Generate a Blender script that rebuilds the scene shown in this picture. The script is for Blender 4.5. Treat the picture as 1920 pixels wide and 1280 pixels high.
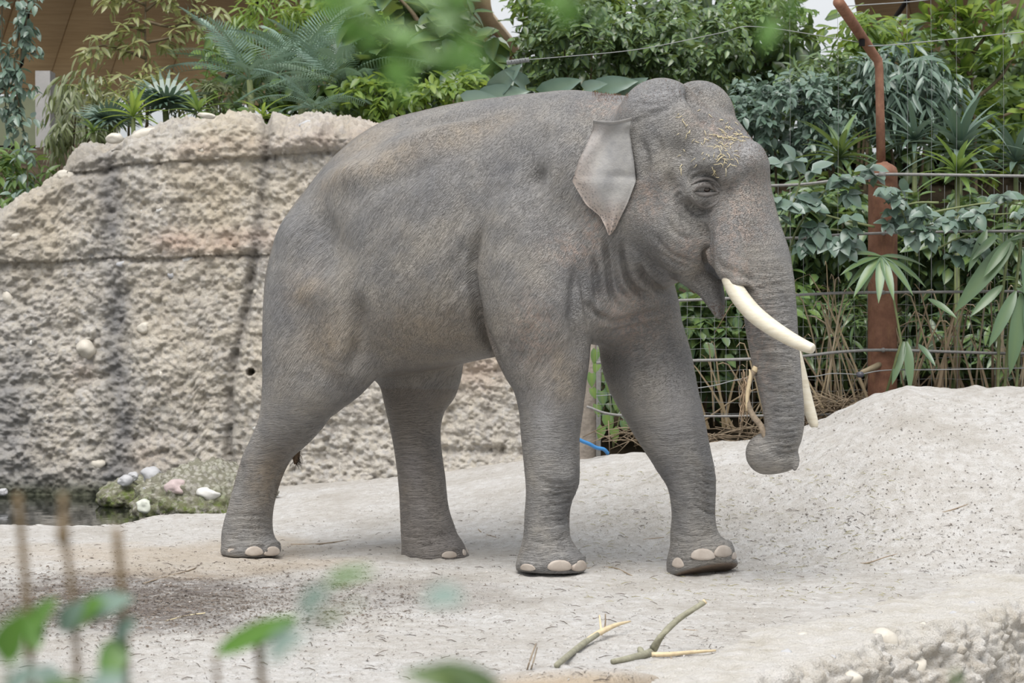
import bpy, bmesh, math, random
import numpy as np
from math import sin, cos, pi, radians, sqrt, atan2
from mathutils import Vector, Matrix, Euler, Quaternion
from mathutils.bvhtree import BVHTree

C = bpy.context.scene.collection
for o in list(bpy.data.objects):
    bpy.data.objects.remove(o)

# ------------------------------------------------------------------ camera
F = 4480.0
CAMZ = 1.6
PITCH = math.atan(77 / F)
camd = bpy.data.cameras.new('camera')
camd.sensor_width = 36
camd.lens = 84
camd.clip_end = 300
camd.dof.use_dof = True
camd.dof.focus_distance = 14.0
camd.dof.aperture_fstop = 5.6
cam = bpy.data.objects.new('camera', camd)
C.objects.link(cam)
cam.location = (0, 0, CAMZ)
cam.rotation_euler = (pi / 2 - PITCH, 0, 0)
bpy.context.scene.camera = cam

# ------------------------------------------------------------------ light
world = bpy.data.worlds.new('sky')
bpy.context.scene.world = world
world.use_nodes = True
wn = world.node_tree
wn.nodes.clear()
wo = wn.nodes.new('ShaderNodeOutputWorld')
wb = wn.nodes.new('ShaderNodeBackground')
wc = wn.nodes.new('ShaderNodeTexCoord')
ws = wn.nodes.new('ShaderNodeSeparateXYZ')
wr = wn.nodes.new('ShaderNodeValToRGB')
wr.color_ramp.elements[0].position = 0.0
wr.color_ramp.elements[0].color = (0.60, 0.64, 0.64, 1)
wr.color_ramp.elements[1].position = 1.0
wr.color_ramp.elements[1].color = (1.6, 1.67, 1.8, 1)
e = wr.color_ramp.elements.new(0.12)
e.color = (1.5, 1.55, 1.6, 1)
wn.links.new(wc.outputs['Generated'], ws.inputs[0])
wn.links.new(ws.outputs['Z'], wr.inputs[0])
wn.links.new(wr.outputs[0], wb.inputs[0])
wb.inputs[1].default_value = 0.50
wn.links.new(wb.outputs[0], wo.inputs[0])

sund = bpy.data.lights.new('sun', 'SUN')
sund.energy = 3.6
sund.angle = radians(42)
sund.color = (1.0, 0.965, 0.925)
sun = bpy.data.objects.new('sun', sund)
C.objects.link(sun)
sun.rotation_euler = (radians(27), radians(-6), 0)
sun.location = (0, 0, 12)

vs = bpy.context.scene.view_settings
vs.view_transform = 'Standard'
vs.look = 'None'
vs.gamma = 1
vs.use_curve_mapping = False
vs.exposure = 0.12

# ------------------------------------------------------------------ pixel maths (1920x1280 frame)
cp, sp = cos(PITCH), sin(PITCH)

def ray(px, py):
    xc = (px - 960) / F
    yc = -(py - 640) / F
    return Vector((xc, cp + sp * yc, -sp + cp * yc))

def P(px, py, Y):
    d = ray(px, py)
    t = Y / d.y
    return Vector((d.x * t, Y, CAMZ + d.z * t))

def Z(py, Y):
    return P(960, py, Y).z

def XX(px, Y):
    return P(px, 563, Y).x

def project(V):
    """world points (n,3) -> pixel coords"""
    x = V[:, 0]
    y = V[:, 1]
    z = V[:, 2] - CAMZ
    fwd = cp * y - sp * z
    up = sp * y + cp * z
    return 960 + F * x / fwd, 640 - F * up / fwd

# ------------------------------------------------------------------ noise
def _h(i, j, k, s):
    with np.errstate(over='ignore'):
        n = (i.astype(np.uint32) * np.uint32(374761393) + j.astype(np.uint32) * np.uint32(668265263)
             + k.astype(np.uint32) * np.uint32(2147483647) + np.uint32((s * 1274126177) & 0xffffffff))
        n = (n ^ (n >> np.uint32(13))) * np.uint32(1274126177)
        n = (n ^ (n >> np.uint32(16))) * np.uint32(2246822519)
        n = n ^ (n >> np.uint32(15))
    return n.astype(np.float64) / 4294967295.0

def vnoise(p, s=0):
    p = np.asarray(p, float)
    f = np.floor(p)
    t = p - f
    i = f.astype(np.int64)
    t = t * t * (3 - 2 * t)
    r = 0
    for a in (0, 1):
        for b in (0, 1):
            for c in (0, 1):
                w = (t[:, 0] if a else 1 - t[:, 0]) * (t[:, 1] if b else 1 - t[:, 1]) * (t[:, 2] if c else 1 - t[:, 2])
                r = r + w * _h(i[:, 0] + a, i[:, 1] + b, i[:, 2] + c, s)
    return r * 2 - 1

def fbm(p, o=4, s=0):
    r, a, m = 0, 1, 0
    p = np.asarray(p, float)
    for k in range(o):
        r = r + a * vnoise(p * 2 ** k + 17.3 * k, s + k)
        m += a
        a *= 0.5
    return r / m

def worley(p, s=0, jit=0.85):
    p = np.asarray(p, float)
    f = np.floor(p).astype(np.int64)
    best = np.full(len(p), 9.0)
    bid = np.zeros(len(p))
    for a in (-1, 0, 1):
        for b in (-1, 0, 1):
            for c in (-1, 0, 1):
                i, j, k = f[:, 0] + a, f[:, 1] + b, f[:, 2] + c
                q0 = i + 0.5 + jit * (_h(i, j, k, s) - 0.5)
                q1 = j + 0.5 + jit * (_h(i, j, k, s + 1) - 0.5)
                q2 = k + 0.5 + jit * (_h(i, j, k, s + 2) - 0.5)
                d = (p[:, 0] - q0) ** 2 + (p[:, 1] - q1) ** 2 + (p[:, 2] - q2) ** 2
                m = d < best
                best = np.where(m, d, best)
                bid = np.where(m, _h(i, j, k, s + 7), bid)
    return np.sqrt(best), bid

def sstep(x, a, b):
    t = np.clip((x - a) / (b - a), 0, 1)
    return t * t * (3 - 2 * t)

# ------------------------------------------------------------------ object helpers
def mesh_np(name, V, Fc, mats=(), smooth=True, mi=None):
    me = bpy.data.meshes.new(name)
    V = np.asarray(V, dtype=np.float32)
    Fc = np.asarray(Fc, dtype=np.int32)
    n = Fc.shape[1]
    me.vertices.add(len(V))
    me.vertices.foreach_set('co', V.ravel())
    me.loops.add(Fc.size)
    me.loops.foreach_set('vertex_index', Fc.ravel())
    me.polygons.add(len(Fc))
    me.polygons.foreach_set('loop_start', np.arange(0, Fc.size, n, dtype=np.int32))
    me.polygons.foreach_set('loop_total', np.full(len(Fc), n, dtype=np.int32))
    if mi is not None:
        me.polygons.foreach_set('material_index', np.asarray(mi, dtype=np.int32))
    me.polygons.foreach_set('use_smooth', np.full(len(Fc), smooth))
    me.update(calc_edges=True)
    me.validate()
    for m in mats:
        me.materials.append(m)
    return me

def link(name, me, parent=None, loc=None):
    o = bpy.data.objects.new(name, me)
    C.objects.link(o)
    if parent is not None:
        o.parent = parent
    if loc is not None:
        o.location = loc
    return o

def tag(o, label=None, cat=None, group=None, kind=None):
    if label:
        o['label'] = label
    if cat:
        o['category'] = cat
    if group:
        o['group'] = group
    if kind:
        o['kind'] = kind
    return o

def empty(name, loc, label=None, cat=None, group=None):
    o = bpy.data.objects.new(name, None)
    C.objects.link(o)
    o.location = loc
    o.empty_display_size = 0.1
    return tag(o, label, cat, group)

def fattr(me, name, arr):
    a = me.attributes.new(name, 'FLOAT', 'POINT')
    a.data.foreach_set('value', np.asarray(arr, dtype=np.float32))

class MB:
    """collects geometry for one mesh"""
    def __init__(s):
        s.v, s.f = [], []
    def add(s, vs_, fs):
        n = len(s.v)
        s.v.extend([tuple(v) for v in vs_])
        s.f.extend([tuple(i + n for i in f) for f in fs])
    def tube(s, pts, rad, seg=6, cap=True):
        pts = [Vector(p) for p in pts]
        if not hasattr(rad, '__len__'):
            rad = [rad] * len(pts)
        ring = []
        up = Vector((0.31, 0.2, 0.93)).normalized()
        for i, p in enumerate(pts):
            a = pts[max(i - 1, 0)]
            b = pts[min(i + 1, len(pts) - 1)]
            t = (b - a)
            t = t.normalized() if t.length > 1e-9 else Vector((0, 0, 1))
            x = t.cross(up)
            if x.length < 1e-3:
                x = t.cross(Vector((1, 0, 0)))
            x.normalize()
            y = t.cross(x).normalized()
            up = y.cross(t) * 1.0 if False else up
            ring.append([p + (x * cos(2 * pi * k / seg) + y * sin(2 * pi * k / seg)) * rad[i] for k in range(seg)])
        vs_ = [v for r in ring for v in r]
        fs = []
        for i in range(len(pts) - 1):
            for k in range(seg):
                k2 = (k + 1) % seg
                fs.append((i * seg + k, i * seg + k2, (i + 1) * seg + k2, (i + 1) * seg + k))
        if cap:
            fs.append(tuple(range(seg))[::-1])
            fs.append(tuple((len(pts) - 1) * seg + k for k in range(seg)))
        s.add(vs_, fs)
        return s
    def box(s, c, sx, sy, sz, rot=None):
        vs_ = [Vector((x * sx / 2, y * sy / 2, z * sz / 2)) for x in (-1, 1) for y in (-1, 1) for z in (-1, 1)]
        if rot is not None:
            vs_ = [rot @ v for v in vs_]
        vs_ = [v + Vector(c) for v in vs_]
        s.add(vs_, [(0, 1, 3, 2), (4, 6, 7, 5), (0, 4, 5, 1), (2, 3, 7, 6), (0, 2, 6, 4), (1, 5, 7, 3)])
        return s
    def mesh(s, name, mat=None, smooth=True):
        me = bpy.data.meshes.new(name)
        me.from_pydata(s.v, [], s.f)
        if mat:
            me.materials.append(mat)
        if smooth:
            me.polygons.foreach_set('use_smooth', [True] * len(me.polygons))
        me.update()
        return me
    def build(s, name, mat=None, parent=None, smooth=True, loc=None):
        return link(name, s.mesh(name, mat, smooth), parent, loc)

def rebase(me, origin):
    me.transform(Matrix.Translation(-Vector(origin)))
    return me

def catmull(pts, n):
    pts = np.asarray(pts, float)
    q = np.vstack([2 * pts[0] - pts[1], pts, 2 * pts[-1] - pts[-2]])
    out = []
    for i in range(1, len(q) - 2):
        for k in range(n):
            t = k / n
            a, b, c, d = q[i - 1], q[i], q[i + 1], q[i + 2]
            out.append(0.5 * ((2 * b) + (-a + c) * t + (2 * a - 5 * b + 4 * c - d) * t * t + (-a + 3 * b - 3 * c + d) * t ** 3))
    out.append(pts[-1])
    return np.array(out)

# ------------------------------------------------------------------ node helpers
class NT:
    def __init__(s, name):
        s.m = bpy.data.materials.new(name)
        s.m.use_nodes = True
        s.t = s.m.node_tree
        s.t.nodes.clear()
        s.out = s.n('ShaderNodeOutputMaterial')
        s.b = s.n('ShaderNodeBsdfPrincipled')
        s.l(s.b.outputs[0], s.out.inputs[0])
    def n(s, typ, **kw):
        x = s.t.nodes.new(typ)
        for k, v in kw.items():
            setattr(x, k, v)
        return x
    def l(s, a, b):
        s.t.links.new(a, b)
    def put(s, sock, v):
        if hasattr(v, 'is_linked'):
            s.l(v, sock)
        else:
            if sock.type == 'RGBA' and len(v) == 3:
                v = (*v, 1)
            sock.default_value = v
    def coord(s, which='Object', scale=(1, 1, 1), rot=(0, 0, 0), attr=None):
        if attr:
            c = s.n('ShaderNodeAttribute', attribute_name=attr).outputs['Vector']
        else:
            c = s.n('ShaderNodeTexCoord').outputs[which]
        m = s.n('ShaderNodeMapping')
        s.l(c, m.inputs[0])
        m.inputs['Scale'].default_value = scale
        m.inputs['Rotation'].default_value = rot
        return m.outputs[0]
    def noise(s, vec, scale, detail=4, rough=0.5, dist=0.0):
        x = s.n('ShaderNodeTexNoise')
        s.l(vec, x.inputs['Vector'])
        x.inputs['Scale'].default_value = scale
        x.inputs['Detail'].default_value = detail
        x.inputs['Roughness'].default_value = rough
        x.inputs['Distortion'].default_value = dist
        return x.outputs[0]
    def voro(s, vec, scale, feature='F1', out='Distance', rnd=1.0):
        x = s.n('ShaderNodeTexVoronoi', feature=feature)
        s.l(vec, x.inputs['Vector'])
        x.inputs['Scale'].default_value = scale
        x.inputs['Randomness'].default_value = rnd
        return x.outputs[out]
    def wave(s, vec, scale, dist, dscale=1.0, direction='Z', detail=2):
        x = s.n('ShaderNodeTexWave', bands_direction=direction)
        s.l(vec, x.inputs['Vector'])
        x.inputs['Scale'].default_value = scale
        x.inputs['Distortion'].default_value = dist
        x.inputs['Detail'].default_value = detail
        x.inputs['Detail Scale'].default_value = dscale
        return x.outputs['Fac']
    def ramp(s, f, stops, interp='LINEAR'):
        x = s.n('ShaderNodeValToRGB')
        x.color_ramp.interpolation = interp
        el = x.color_ramp.elements
        while len(el) < len(stops):
            el.new(0.5)
        for q, (p, c) in zip(el, stops):
            q.position = p
            q.color = (*c, 1) if hasattr(c, '__len__') else (c, c, c, 1)
        s.l(f, x.inputs[0])
        return x.outputs[0]
    def mix(s, f, a, b, mode='MIX'):
        x = s.n('ShaderNodeMix', data_type='RGBA', blend_type=mode)
        s.put(x.inputs[0], f)
        s.put(x.inputs[6], a)
        s.put(x.inputs[7], b)
        return x.outputs[2]
    def math(s, op, a, b=0.0, clamp=False):
        x = s.n('ShaderNodeMath', operation=op, use_clamp=clamp)
        s.put(x.inputs[0], a)
        s.put(x.inputs[1], b)
        return x.outputs[0]
    def attr(s, name):
        return s.n('ShaderNodeAttribute', attribute_name=name).outputs['Fac']
    def bump(s, h, strength=0.5, dist=0.01, prev=None):
        x = s.n('ShaderNodeBump')
        x.inputs['Strength'].default_value = strength
        x.inputs['Distance'].default_value = dist
        s.l(h, x.inputs['Height'])
        if prev is not None:
            s.l(prev, x.inputs['Normal'])
        return x.outputs[0]
    def done(s, col=None, rough=None, normal=None, spec=None):
        if col is not None:
            s.put(s.b.inputs['Base Color'], col)
        if rough is not None:
            s.put(s.b.inputs['Roughness'], rough)
        if normal is not None:
            s.l(normal, s.b.inputs['Normal'])
        if spec is not None:
            s.b.inputs['Specular IOR Level'].default_value = spec
        return s.m

def simple_mat(name, col, rough=0.7, var=0.15, scale=8, bump=0.0, bscale=40, spec=0.4):
    t = NT(name)
    v = t.coord()
    n = t.noise(v, scale, 5, 0.6)
    lo = tuple(c * (1 - var) for c in col)
    hi = tuple(min(1, c * (1 + var)) for c in col)
    c = t.ramp(n, [(0.3, lo), (0.7, hi)])
    nm = t.bump(t.noise(v, bscale, 4), bump, 0.01) if bump else None
    return t.done(c, rough, nm, spec)
# ------------------------------------------------------------------ terrain
_hp = np.array([-900, -200, 390, 520, 850, 1000, 1100, 1230, 1400, 1500, 1570, 1640, 1700, 1780, 1840, 1920, 2400], float)
_hy = np.array([990, 960, 950, 938, 905, 885, 868, 848, 828, 806, 772, 737, 719, 722, 727, 728, 735], float)
_hr = np.array([18.6, 18.6, 18.6, 18.6, 18.2, 17.8, 17.6, 17.4, 17.3, 17.2, 17.1, 17, 17, 17, 17, 17, 17], float)
_h0 = np.array([16.5, 16.5, 16.5, 16, 15.4, 15, 14.9, 14.7, 14.6, 14.4, 14.2, 14.1, 14.0, 13.9, 13.8, 13.7, 13.3], float)

def poolmask(X, Y):
    cx, cy = -4.42, 18.95
    d = (np.abs((X - cx) / 2.20) ** 2.8 + np.abs((Y - cy) / 1.80) ** 2.8) ** (1 / 2.8) + 0.06 * np.sin(X * 3.1 + Y * 2.3) + 0.04 * np.sin(X * 7 + 1)
    return 1 - sstep(d, 0.86, 1.06)

# ledge line (front right rock edge)
LA = np.array([0.72, 9.2])
LB = np.array([3.3, 13.6])
_ld = (LB - LA) / np.linalg.norm(LB - LA)
_ln = np.array([_ld[1], -_ld[0]])

def gz(X, Y, fine=True):
    X = np.atleast_1d(np.asarray(X, float))
    Y = np.atleast_1d(np.asarray(Y, float))
    px = 960 + F * X / np.maximum(Y, 1)
    hy = np.interp(px, _hp, _hy)
    yr = np.interp(px, _hp, _hr)
    y0 = np.interp(px, _hp, _h0)
    hz = CAMZ - (hy - 563) / F * yr
    t = np.clip((Y - y0) / (yr - y0), 0, 1)
    prof = t * t * (3 - 2 * t) * 0.45 + np.sin(t * pi / 2) ** 1.4 * 0.55
    back = sstep(Y, yr + 0.25, yr + 1.6)
    z = hz * prof
    z = z * (1 - back * np.clip((px - 1000) / 250, 0, 1) * 0.6)
    z = z - 0.022 * np.exp(-(((X - 1.15) / 0.5) ** 2 + ((Y - 14.0) / 0.5) ** 2))
    z = z - 0.42 * poolmask(X, Y)
    q = (X - LA[0]) * _ln[0] + (Y - LA[1]) * _ln[1]
    z = z - 0.40 * sstep(q, -0.50, -0.30)
    # tan heap at the very front
    z = z + 0.10 * np.exp(-(((X - 0.27) / 0.42) ** 2 + ((Y - 9.75) / 0.30) ** 2))
    if fine:
        p = np.stack([X, Y, np.zeros_like(X)], 1)
        hill = np.clip(t, 0, 1) * np.clip((px - 900) / 400, 0, 1)
        z = z + 0.016 * fbm(p * 2.2, 3, 3) + 0.011 * fbm(p * 9, 3, 5) + 0.005 * fbm(p * 24, 2, 6)
        z = z + hill * (0.065 * fbm(p * np.array([1.6, 1.1, 1]), 4, 9))
        lump = np.clip(1 - worley(p * 7.0, 21)[0] * 1.7, 0, 1)
        z = z + lump * 0.012 * (0.4 + hill)
    return z

def gz1(x, y):
    return float(gz([x], [y])[0])

def ground_hit(px, py, fine=True):
    """world point where a pixel meets the ground"""
    d = ray(px, py)
    Y = 7.0
    a = 7.0
    prev = None
    ys = np.arange(7.0, 21, 0.05)
    ts = ys / d.y
    X = d.x * ts
    Zr = CAMZ + d.z * ts
    g = gz(X, ys, fine)
    k = np.argmax(Zr <= g)
    if not (Zr <= g).any():
        k = len(ys) - 1
    y = ys[k]
    return Vector((X[k], y, float(g[k])))

def grid_faces(nu, nv):
    i = np.arange(nu * nv).reshape(nu, nv)
    return np.stack([i[:-1, :-1].ravel(), i[1:, :-1].ravel(), i[1:, 1:].ravel(), i[:-1, 1:].ravel()], 1)

# sand material
t = NT('sand')
v = t.coord()
n1 = t.noise(v, 1.3, 5, 0.6)
n2 = t.noise(v, 14, 6, 0.65)
n3 = t.noise(v, 90, 4, 0.7)
c = t.ramp(n1, [(0.30, (0.53, 0.50, 0.455)), (0.5, (0.66, 0.64, 0.61)), (0.72, (0.71, 0.70, 0.685))])
c = t.mix(t.ramp(n2, [(0.35, 0.55), (0.62, 0.0)]), c, (0.42, 0.38, 0.33))
c = t.mix(t.math('MULTIPLY', t.attr('mulch'), t.ramp(t.noise(v, 9, 6, 0.75), [(0.34, 0.2), (0.52, 0.95)])), c, (0.17, 0.145, 0.13))
c = t.mix(t.math('MULTIPLY', t.attr('tan'), 0.75), c, (0.50, 0.385, 0.255))
c = t.mix(t.attr('soil'), c, (0.09, 0.065, 0.045))
c = t.mix(t.attr('wet'), c, (0.05, 0.05, 0.035))
speck = t.ramp(t.voro(v, 55, 'F1', 'Distance'), [(0.10, 1.0), (0.16, 0.0)])
speck = t.math('MULTIPLY', speck, t.ramp(t.noise(v, 3.5, 3), [(0.45, 0.0), (0.6, 0.8)]))
c = t.mix(speck, c, (0.16, 0.14, 0.12))
nm = t.bump(n2, 0.7, 0.05)
nm = t.bump(t.noise(v, 38, 5, 0.75), 0.7, 0.03, nm)
nm = t.bump(n3, 0.6, 0.015, nm)
M_sand = t.done(c, 0.95, nm, 0.15)

xs = np.concatenate([np.linspace(-8.5, -3.7, 60, endpoint=False), np.linspace(-3.7, 4.2, 470), np.linspace(4.25, 9, 60)])
ys = np.concatenate([np.linspace(6.0, 9.5, 50, endpoint=False), np.linspace(9.5, 21.5, 430), np.linspace(21.6, 24, 12)])
GX, GY = np.meshgrid(xs, ys, indexing='ij')
gx, gy = GX.ravel(), GY.ravel()
g = gz(gx, gy)
me = mesh_np('ground', np.stack([gx, gy, g], 1), grid_faces(len(xs), len(ys)), (M_sand,))
gpx = 960 + F * gx / gy
gpy = 563 + F * (CAMZ - g) / gy
nn = fbm(np.stack([gx * 1.8, gy * 1.8, gx * 0], 1), 4, 31)
mul = np.clip(1.15 - (((gpx - 190) / 400) ** 2 + ((gpy - 1135) / 62) ** 2) + nn * 0.9, 0, 1)
mul = np.maximum(mul, 0.45 * np.clip(1.1 - (((gpx - 620) / 330) ** 2 + ((gpy - 1120) / 60) ** 2) + nn * 1.2, 0, 1))
fattr(me, 'mulch', mul)
fattr(me, 'tan', np.clip(1.2 - (((gpx - 1130) / 260) ** 2 + ((gpy - 1295) / 38) ** 2) + 0.4 * nn, 0, 1)
      + 0.55 * np.clip(1 - (((gpx - 420) / 460) ** 2 + ((gpy - 1045) / 40) ** 2) + nn, 0, 1))  # tan strip at the left: warm sunlight painted into the sand colour
yr_ = np.interp(gpx, _hp, _hr)
fattr(me, 'soil', sstep(gy, yr_ + 0.35, yr_ + 1.0) * sstep(gpx, 1080, 1130))
fattr(me, 'wet', np.clip(poolmask(gx, gy) * 1.5, 0, 1))
tag(link('ground', me), kind='structure')
# ------------------------------------------------------------------ elephant body as an implicit surface
TH = radians(26)
EO = Vector((0, 14.44, 0))
UX = Vector((cos(TH), -sin(TH), 0))
NB = Vector((-sin(TH), -cos(TH), 0))     # towards the camera side (right flank)

def plane_pt(px, py, b, O, n):
    d = ray(px, py)
    c0 = Vector((0, 0, CAMZ))
    t = (b - n.dot(c0 - O)) / n.dot(d)
    return c0 + d * t

def to_e(p):
    q = p - EO
    return np.array([q.dot(UX), q.dot(NB), q.z])

def E(px, py, b):
    return to_e(plane_pt(px, py, b, EO, NB))

THH = radians(38)
HO = plane_pt(1150, 400, 0, EO, NB)
NH = Vector((-sin(THH), -cos(THH), 0))
HN = np.array([NH.dot(UX), NH.dot(NB), 0.0])   # head lateral axis in e-frame

def H(px, py, b):
    return to_e(plane_pt(px, py, b, HO, NH))

VOX = 0.0125
GMIN = np.array([-2.15, -0.95, -0.15])
GMAX = np.array([2.0, 1.25, 3.0])
NG = np.ceil((GMAX - GMIN) / VOX).astype(int)
FLD = np.full(NG, 1.0, dtype=np.float32)
PXM = 14.2 / F            # metres per pixel at the elephant

def smin(a, b, k):
    h = np.maximum(k - np.abs(a - b), 0) / k
    return np.minimum(a, b) - h * h * k * 0.25

def block(lo, hi):
    i0 = np.maximum(np.floor((lo - GMIN) / VOX).astype(int), 0)
    i1 = np.minimum(np.ceil((hi - GMIN) / VOX).astype(int) + 1, NG)
    sl = tuple(slice(a, b) for a, b in zip(i0, i1))
    ax = [GMIN[k] + np.arange(i0[k], i1[k]) * VOX for k in range(3)]
    A, B, Zc = np.meshgrid(*ax, indexing='ij', copy=False)
    return sl, A.astype(np.float32), B.astype(np.float32), Zc.astype(np.float32)

def limb_field(pts, A, B, Zc, lat, sub=3):
    """pts rows: a,b,z,r,rb"""
    q = catmull(pts, sub)
    d = None
    for s0, s1 in zip(q[:-1], q[1:]):
        ax = s1[:3] - s0[:3]
        L2 = max(float(ax @ ax), 1e-9)
        va, vb, vz = A - s0[0], B - s0[1], Zc - s0[2]
        h = np.clip((va * ax[0] + vb * ax[1] + vz * ax[2]) / L2, 0, 1)
        va = va - h * ax[0]
        vb = vb - h * ax[1]
        vz = vz - h * ax[2]
        r = s0[3] + h * (s1[3] - s0[3])
        rb = s0[4] + h * (s1[4] - s0[4])
        dl = va * lat[0] + vb * lat[1] + vz * lat[2]
        tot = va * va + vb * vb + vz * vz
        nrm = np.sqrt(np.maximum(tot - dl * dl, 0) / (r * r) + dl * dl / (rb * rb))
        dd = (nrm - 1) * np.minimum(r, rb)
        d = dd if d is None else np.minimum(d, dd)
    return d

def limb(pts, k=0.08, lat=(0, 1, 0), cut=None, sub=3, op='add'):
    pts = np.asarray(pts, float)
    m = pts[:, 3:5].max(1)[:, None]
    lo = (pts[:, :3] - m).min(0) - k - 0.06
    hi = (pts[:, :3] + m).max(0) + k + 0.06
    sl, A, B, Zc = block(lo, hi)
    d = limb_field(pts, A, B, Zc, lat, sub)
    if cut is not None:
        n, o = cut
        pl = (A - o[0]) * n[0] + (B - o[1]) * n[1] + (Zc - o[2]) * n[2]
        d = -smin(-d, -pl, 0.03)
    if op == 'add':
        FLD[sl] = smin(FLD[sl], d, k)
    else:
        FLD[sl] = -smin(-FLD[sl], d, k)

def row(fn, px, py, b, rpx, rb):
    p = fn(px, py, b)
    return [p[0], p[1], p[2], rpx * PXM, rb]

# torso --------------------------------------------------
ST = [  # px, top y, bottom y, half width
    (516, 520, 560, 0.10), (532, 456, 640, 0.24), (563, 388, 690, 0.37), (604, 334, 705, 0.44), (654, 278, 708, 0.50), (720, 231, 706, 0.57),
    (800, 207, 695, 0.64), (880, 190, 678, 0.63), (950, 181, 664, 0.55), (1010, 174, 652, 0.50), (1080, 169, 640, 0.47), (1150, 184, 615, 0.42),
    (1210, 200, 560, 0.36), (1270, 240, 520, 0.26), (1300, 300, 470, 0.12)]
sa = np.array([E(s[0], 450, 0)[0] for s in ST])
stop_ = np.array([E(s[0], s[1], 0)[2] for s in ST])
sbot = np.array([E(s[0], s[2], 0)[2] for s in ST])
sw = np.array([s[3] for s in ST])

def cubic(x, xs_, ys_):
    # monotone-ish smooth interpolation through resampled catmull
    c_ = catmull(np.stack([xs_, ys_], 1), 8)
    return np.interp(x, c_[:, 0], c_[:, 1])

sl, A, B, Zc = block(np.array([sa[0] - 0.1, -0.85, 0.6]), np.array([sa[-1] + 0.1, 0.85, 3.0]))
a1 = A[:, 0, 0]
tp = cubic(a1, sa, stop_)[:, None, None]
bt = cubic(a1, sa, sbot)[:, None, None]
wd = cubic(a1, sa, sw)[:, None, None]
endf = np.clip(np.maximum(sa[0] - a1, a1 - sa[-1]), 0, 1)[:, None, None]
zm = bt + (tp - bt) * 0.46
nz = np.where(Zc > zm, (Zc - zm) / (tp - zm), (zm - Zc) / (zm - bt))
nb = np.abs(B) / wd
e_ = np.where(Zc > zm, 1.95, 2.25)
nrm = (np.maximum(nz, 1e-4) ** e_ + np.maximum(nb, 1e-4) ** e_) ** (1 / e_)
d = (nrm - 1) * np.minimum(wd, (tp - bt) * 0.5) * 0.9 + endf
FLD[sl] = smin(FLD[sl], d.astype(np.float32), 0.05)

def leg(rows, b, k, zfoot, cut=None, lat=(0, 1, 0)):
    pts = [row(E, px, py, bb if bb is not None else b, r, rb) for (px, py, bb, r, rb) in rows]
    if cut is None:
        cut = (np.array([0, 0, -1.0]), np.array([0, 0, zfoot]))
    limb(pts, k, lat, cut)

# near hind
leg([(600, 470, 0.27, 86, 0.22), (582, 560, 0.29, 88, 0.26), (574, 640, 0.30, 87, 0.26), (570, 700, 0.30, 83, 0.24), (560, 745, 0.29, 74, 0.22),
     (541, 790, 0.28, 58, 0.19), (515, 830, 0.27, 45, 0.165), (494, 870, 0.26, 43, 0.155), (478, 920, 0.25, 42, 0.15),
     (469, 960, 0.25, 44, 0.155), (464, 1000, 0.25, 50, 0.17), (467, 1025, 0.26, 54, 0.18), (469, 1052, 0.26, 61, 0.20)], 0.27, 0.10, E(470, 1040, 0.26)[2])
# thigh front going into the flank fold
limb([row(E, 650, 560, 0.36, 60, 0.2), row(E, 655, 655, 0.35, 50, 0.17), row(E, 640, 700, 0.32, 42, 0.14), row(E, 605, 728, 0.32, 36, 0.13)], 0.10)
limb([row(E, 730, 640, 0.25, 50, 0.14), row(E, 690, 672, 0.30, 36, 0.10), row(E, 655, 715, 0.30, 33, 0.10), row(E, 615, 745, 0.30, 30, 0.10)], 0.07)
# far hind
leg([(700, 560, -0.27, 86, 0.24), (760, 640, -0.28, 90, 0.24), (786, 690, -0.28, 90, 0.21), (780, 735, -0.27, 70, 0.18), (778, 780, -0.26, 55, 0.165),
     (782, 830, -0.26, 47, 0.155), (791, 900, -0.26, 47, 0.15), (796, 960, -0.26, 49, 0.155), (803, 1000, -0.26, 55, 0.17),
     (808, 1025, -0.26, 59, 0.18), (817, 1060, -0.26, 73, 0.20)], -0.27, 0.09, E(812, 1046, -0.26)[2])
# near front
leg([(990, 330, 0.22, 78, 0.19), (985, 420, 0.32, 90, 0.24), (994, 500, 0.36, 103, 0.25)], 0.28, 0.07, 0, cut=(np.array([0, 0, -1.0]), np.array([0, 0, -9.0])))
leg([(994, 500, 0.37, 103, 0.25), (1004, 560, 0.38, 106, 0.25), (1012, 620, 0.34, 99, 0.22),
     (1020, 660, 0.32, 89, 0.20), (1029, 705, 0.30, 73, 0.19), (1033, 760, 0.28, 62, 0.175), (1032, 820, 0.27, 55, 0.165), (1035, 880, 0.26, 52, 0.155),
     (1031, 920, 0.26, 45, 0.14), (1026, 960, 0.26, 42, 0.135), (1025, 1000, 0.26, 43, 0.14), (1026, 1030, 0.26, 49, 0.155),
     (1033, 1084, 0.26, 73, 0.20)], 0.28, 0.035, E(1034, 1070, 0.26)[2])
# far front, toes lifted
cn = np.array([0.30, 0.20, -0.93])
cn = cn / np.linalg.norm(cn)
leg([(1150, 470, -0.20, 80, 0.2), (1188, 560, -0.24, 84, 0.21), (1200, 620, -0.26, 84, 0.21), (1213, 680, -0.26, 89, 0.20), (1233, 740, -0.26, 80, 0.19),
     (1257, 800, -0.26, 68, 0.175), (1277, 850, -0.26, 57, 0.16), (1296, 900, -0.26, 47, 0.145), (1300, 960, -0.26, 41, 0.13),
     (1301, 1000, -0.26, 45, 0.14), (1307, 1030, -0.26, 52, 0.155), (1319, 1078, -0.26, 75, 0.20)], -0.27, 0.07, 0,
    cut=(cn, E(1310, 1079, -0.30)))
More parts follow.
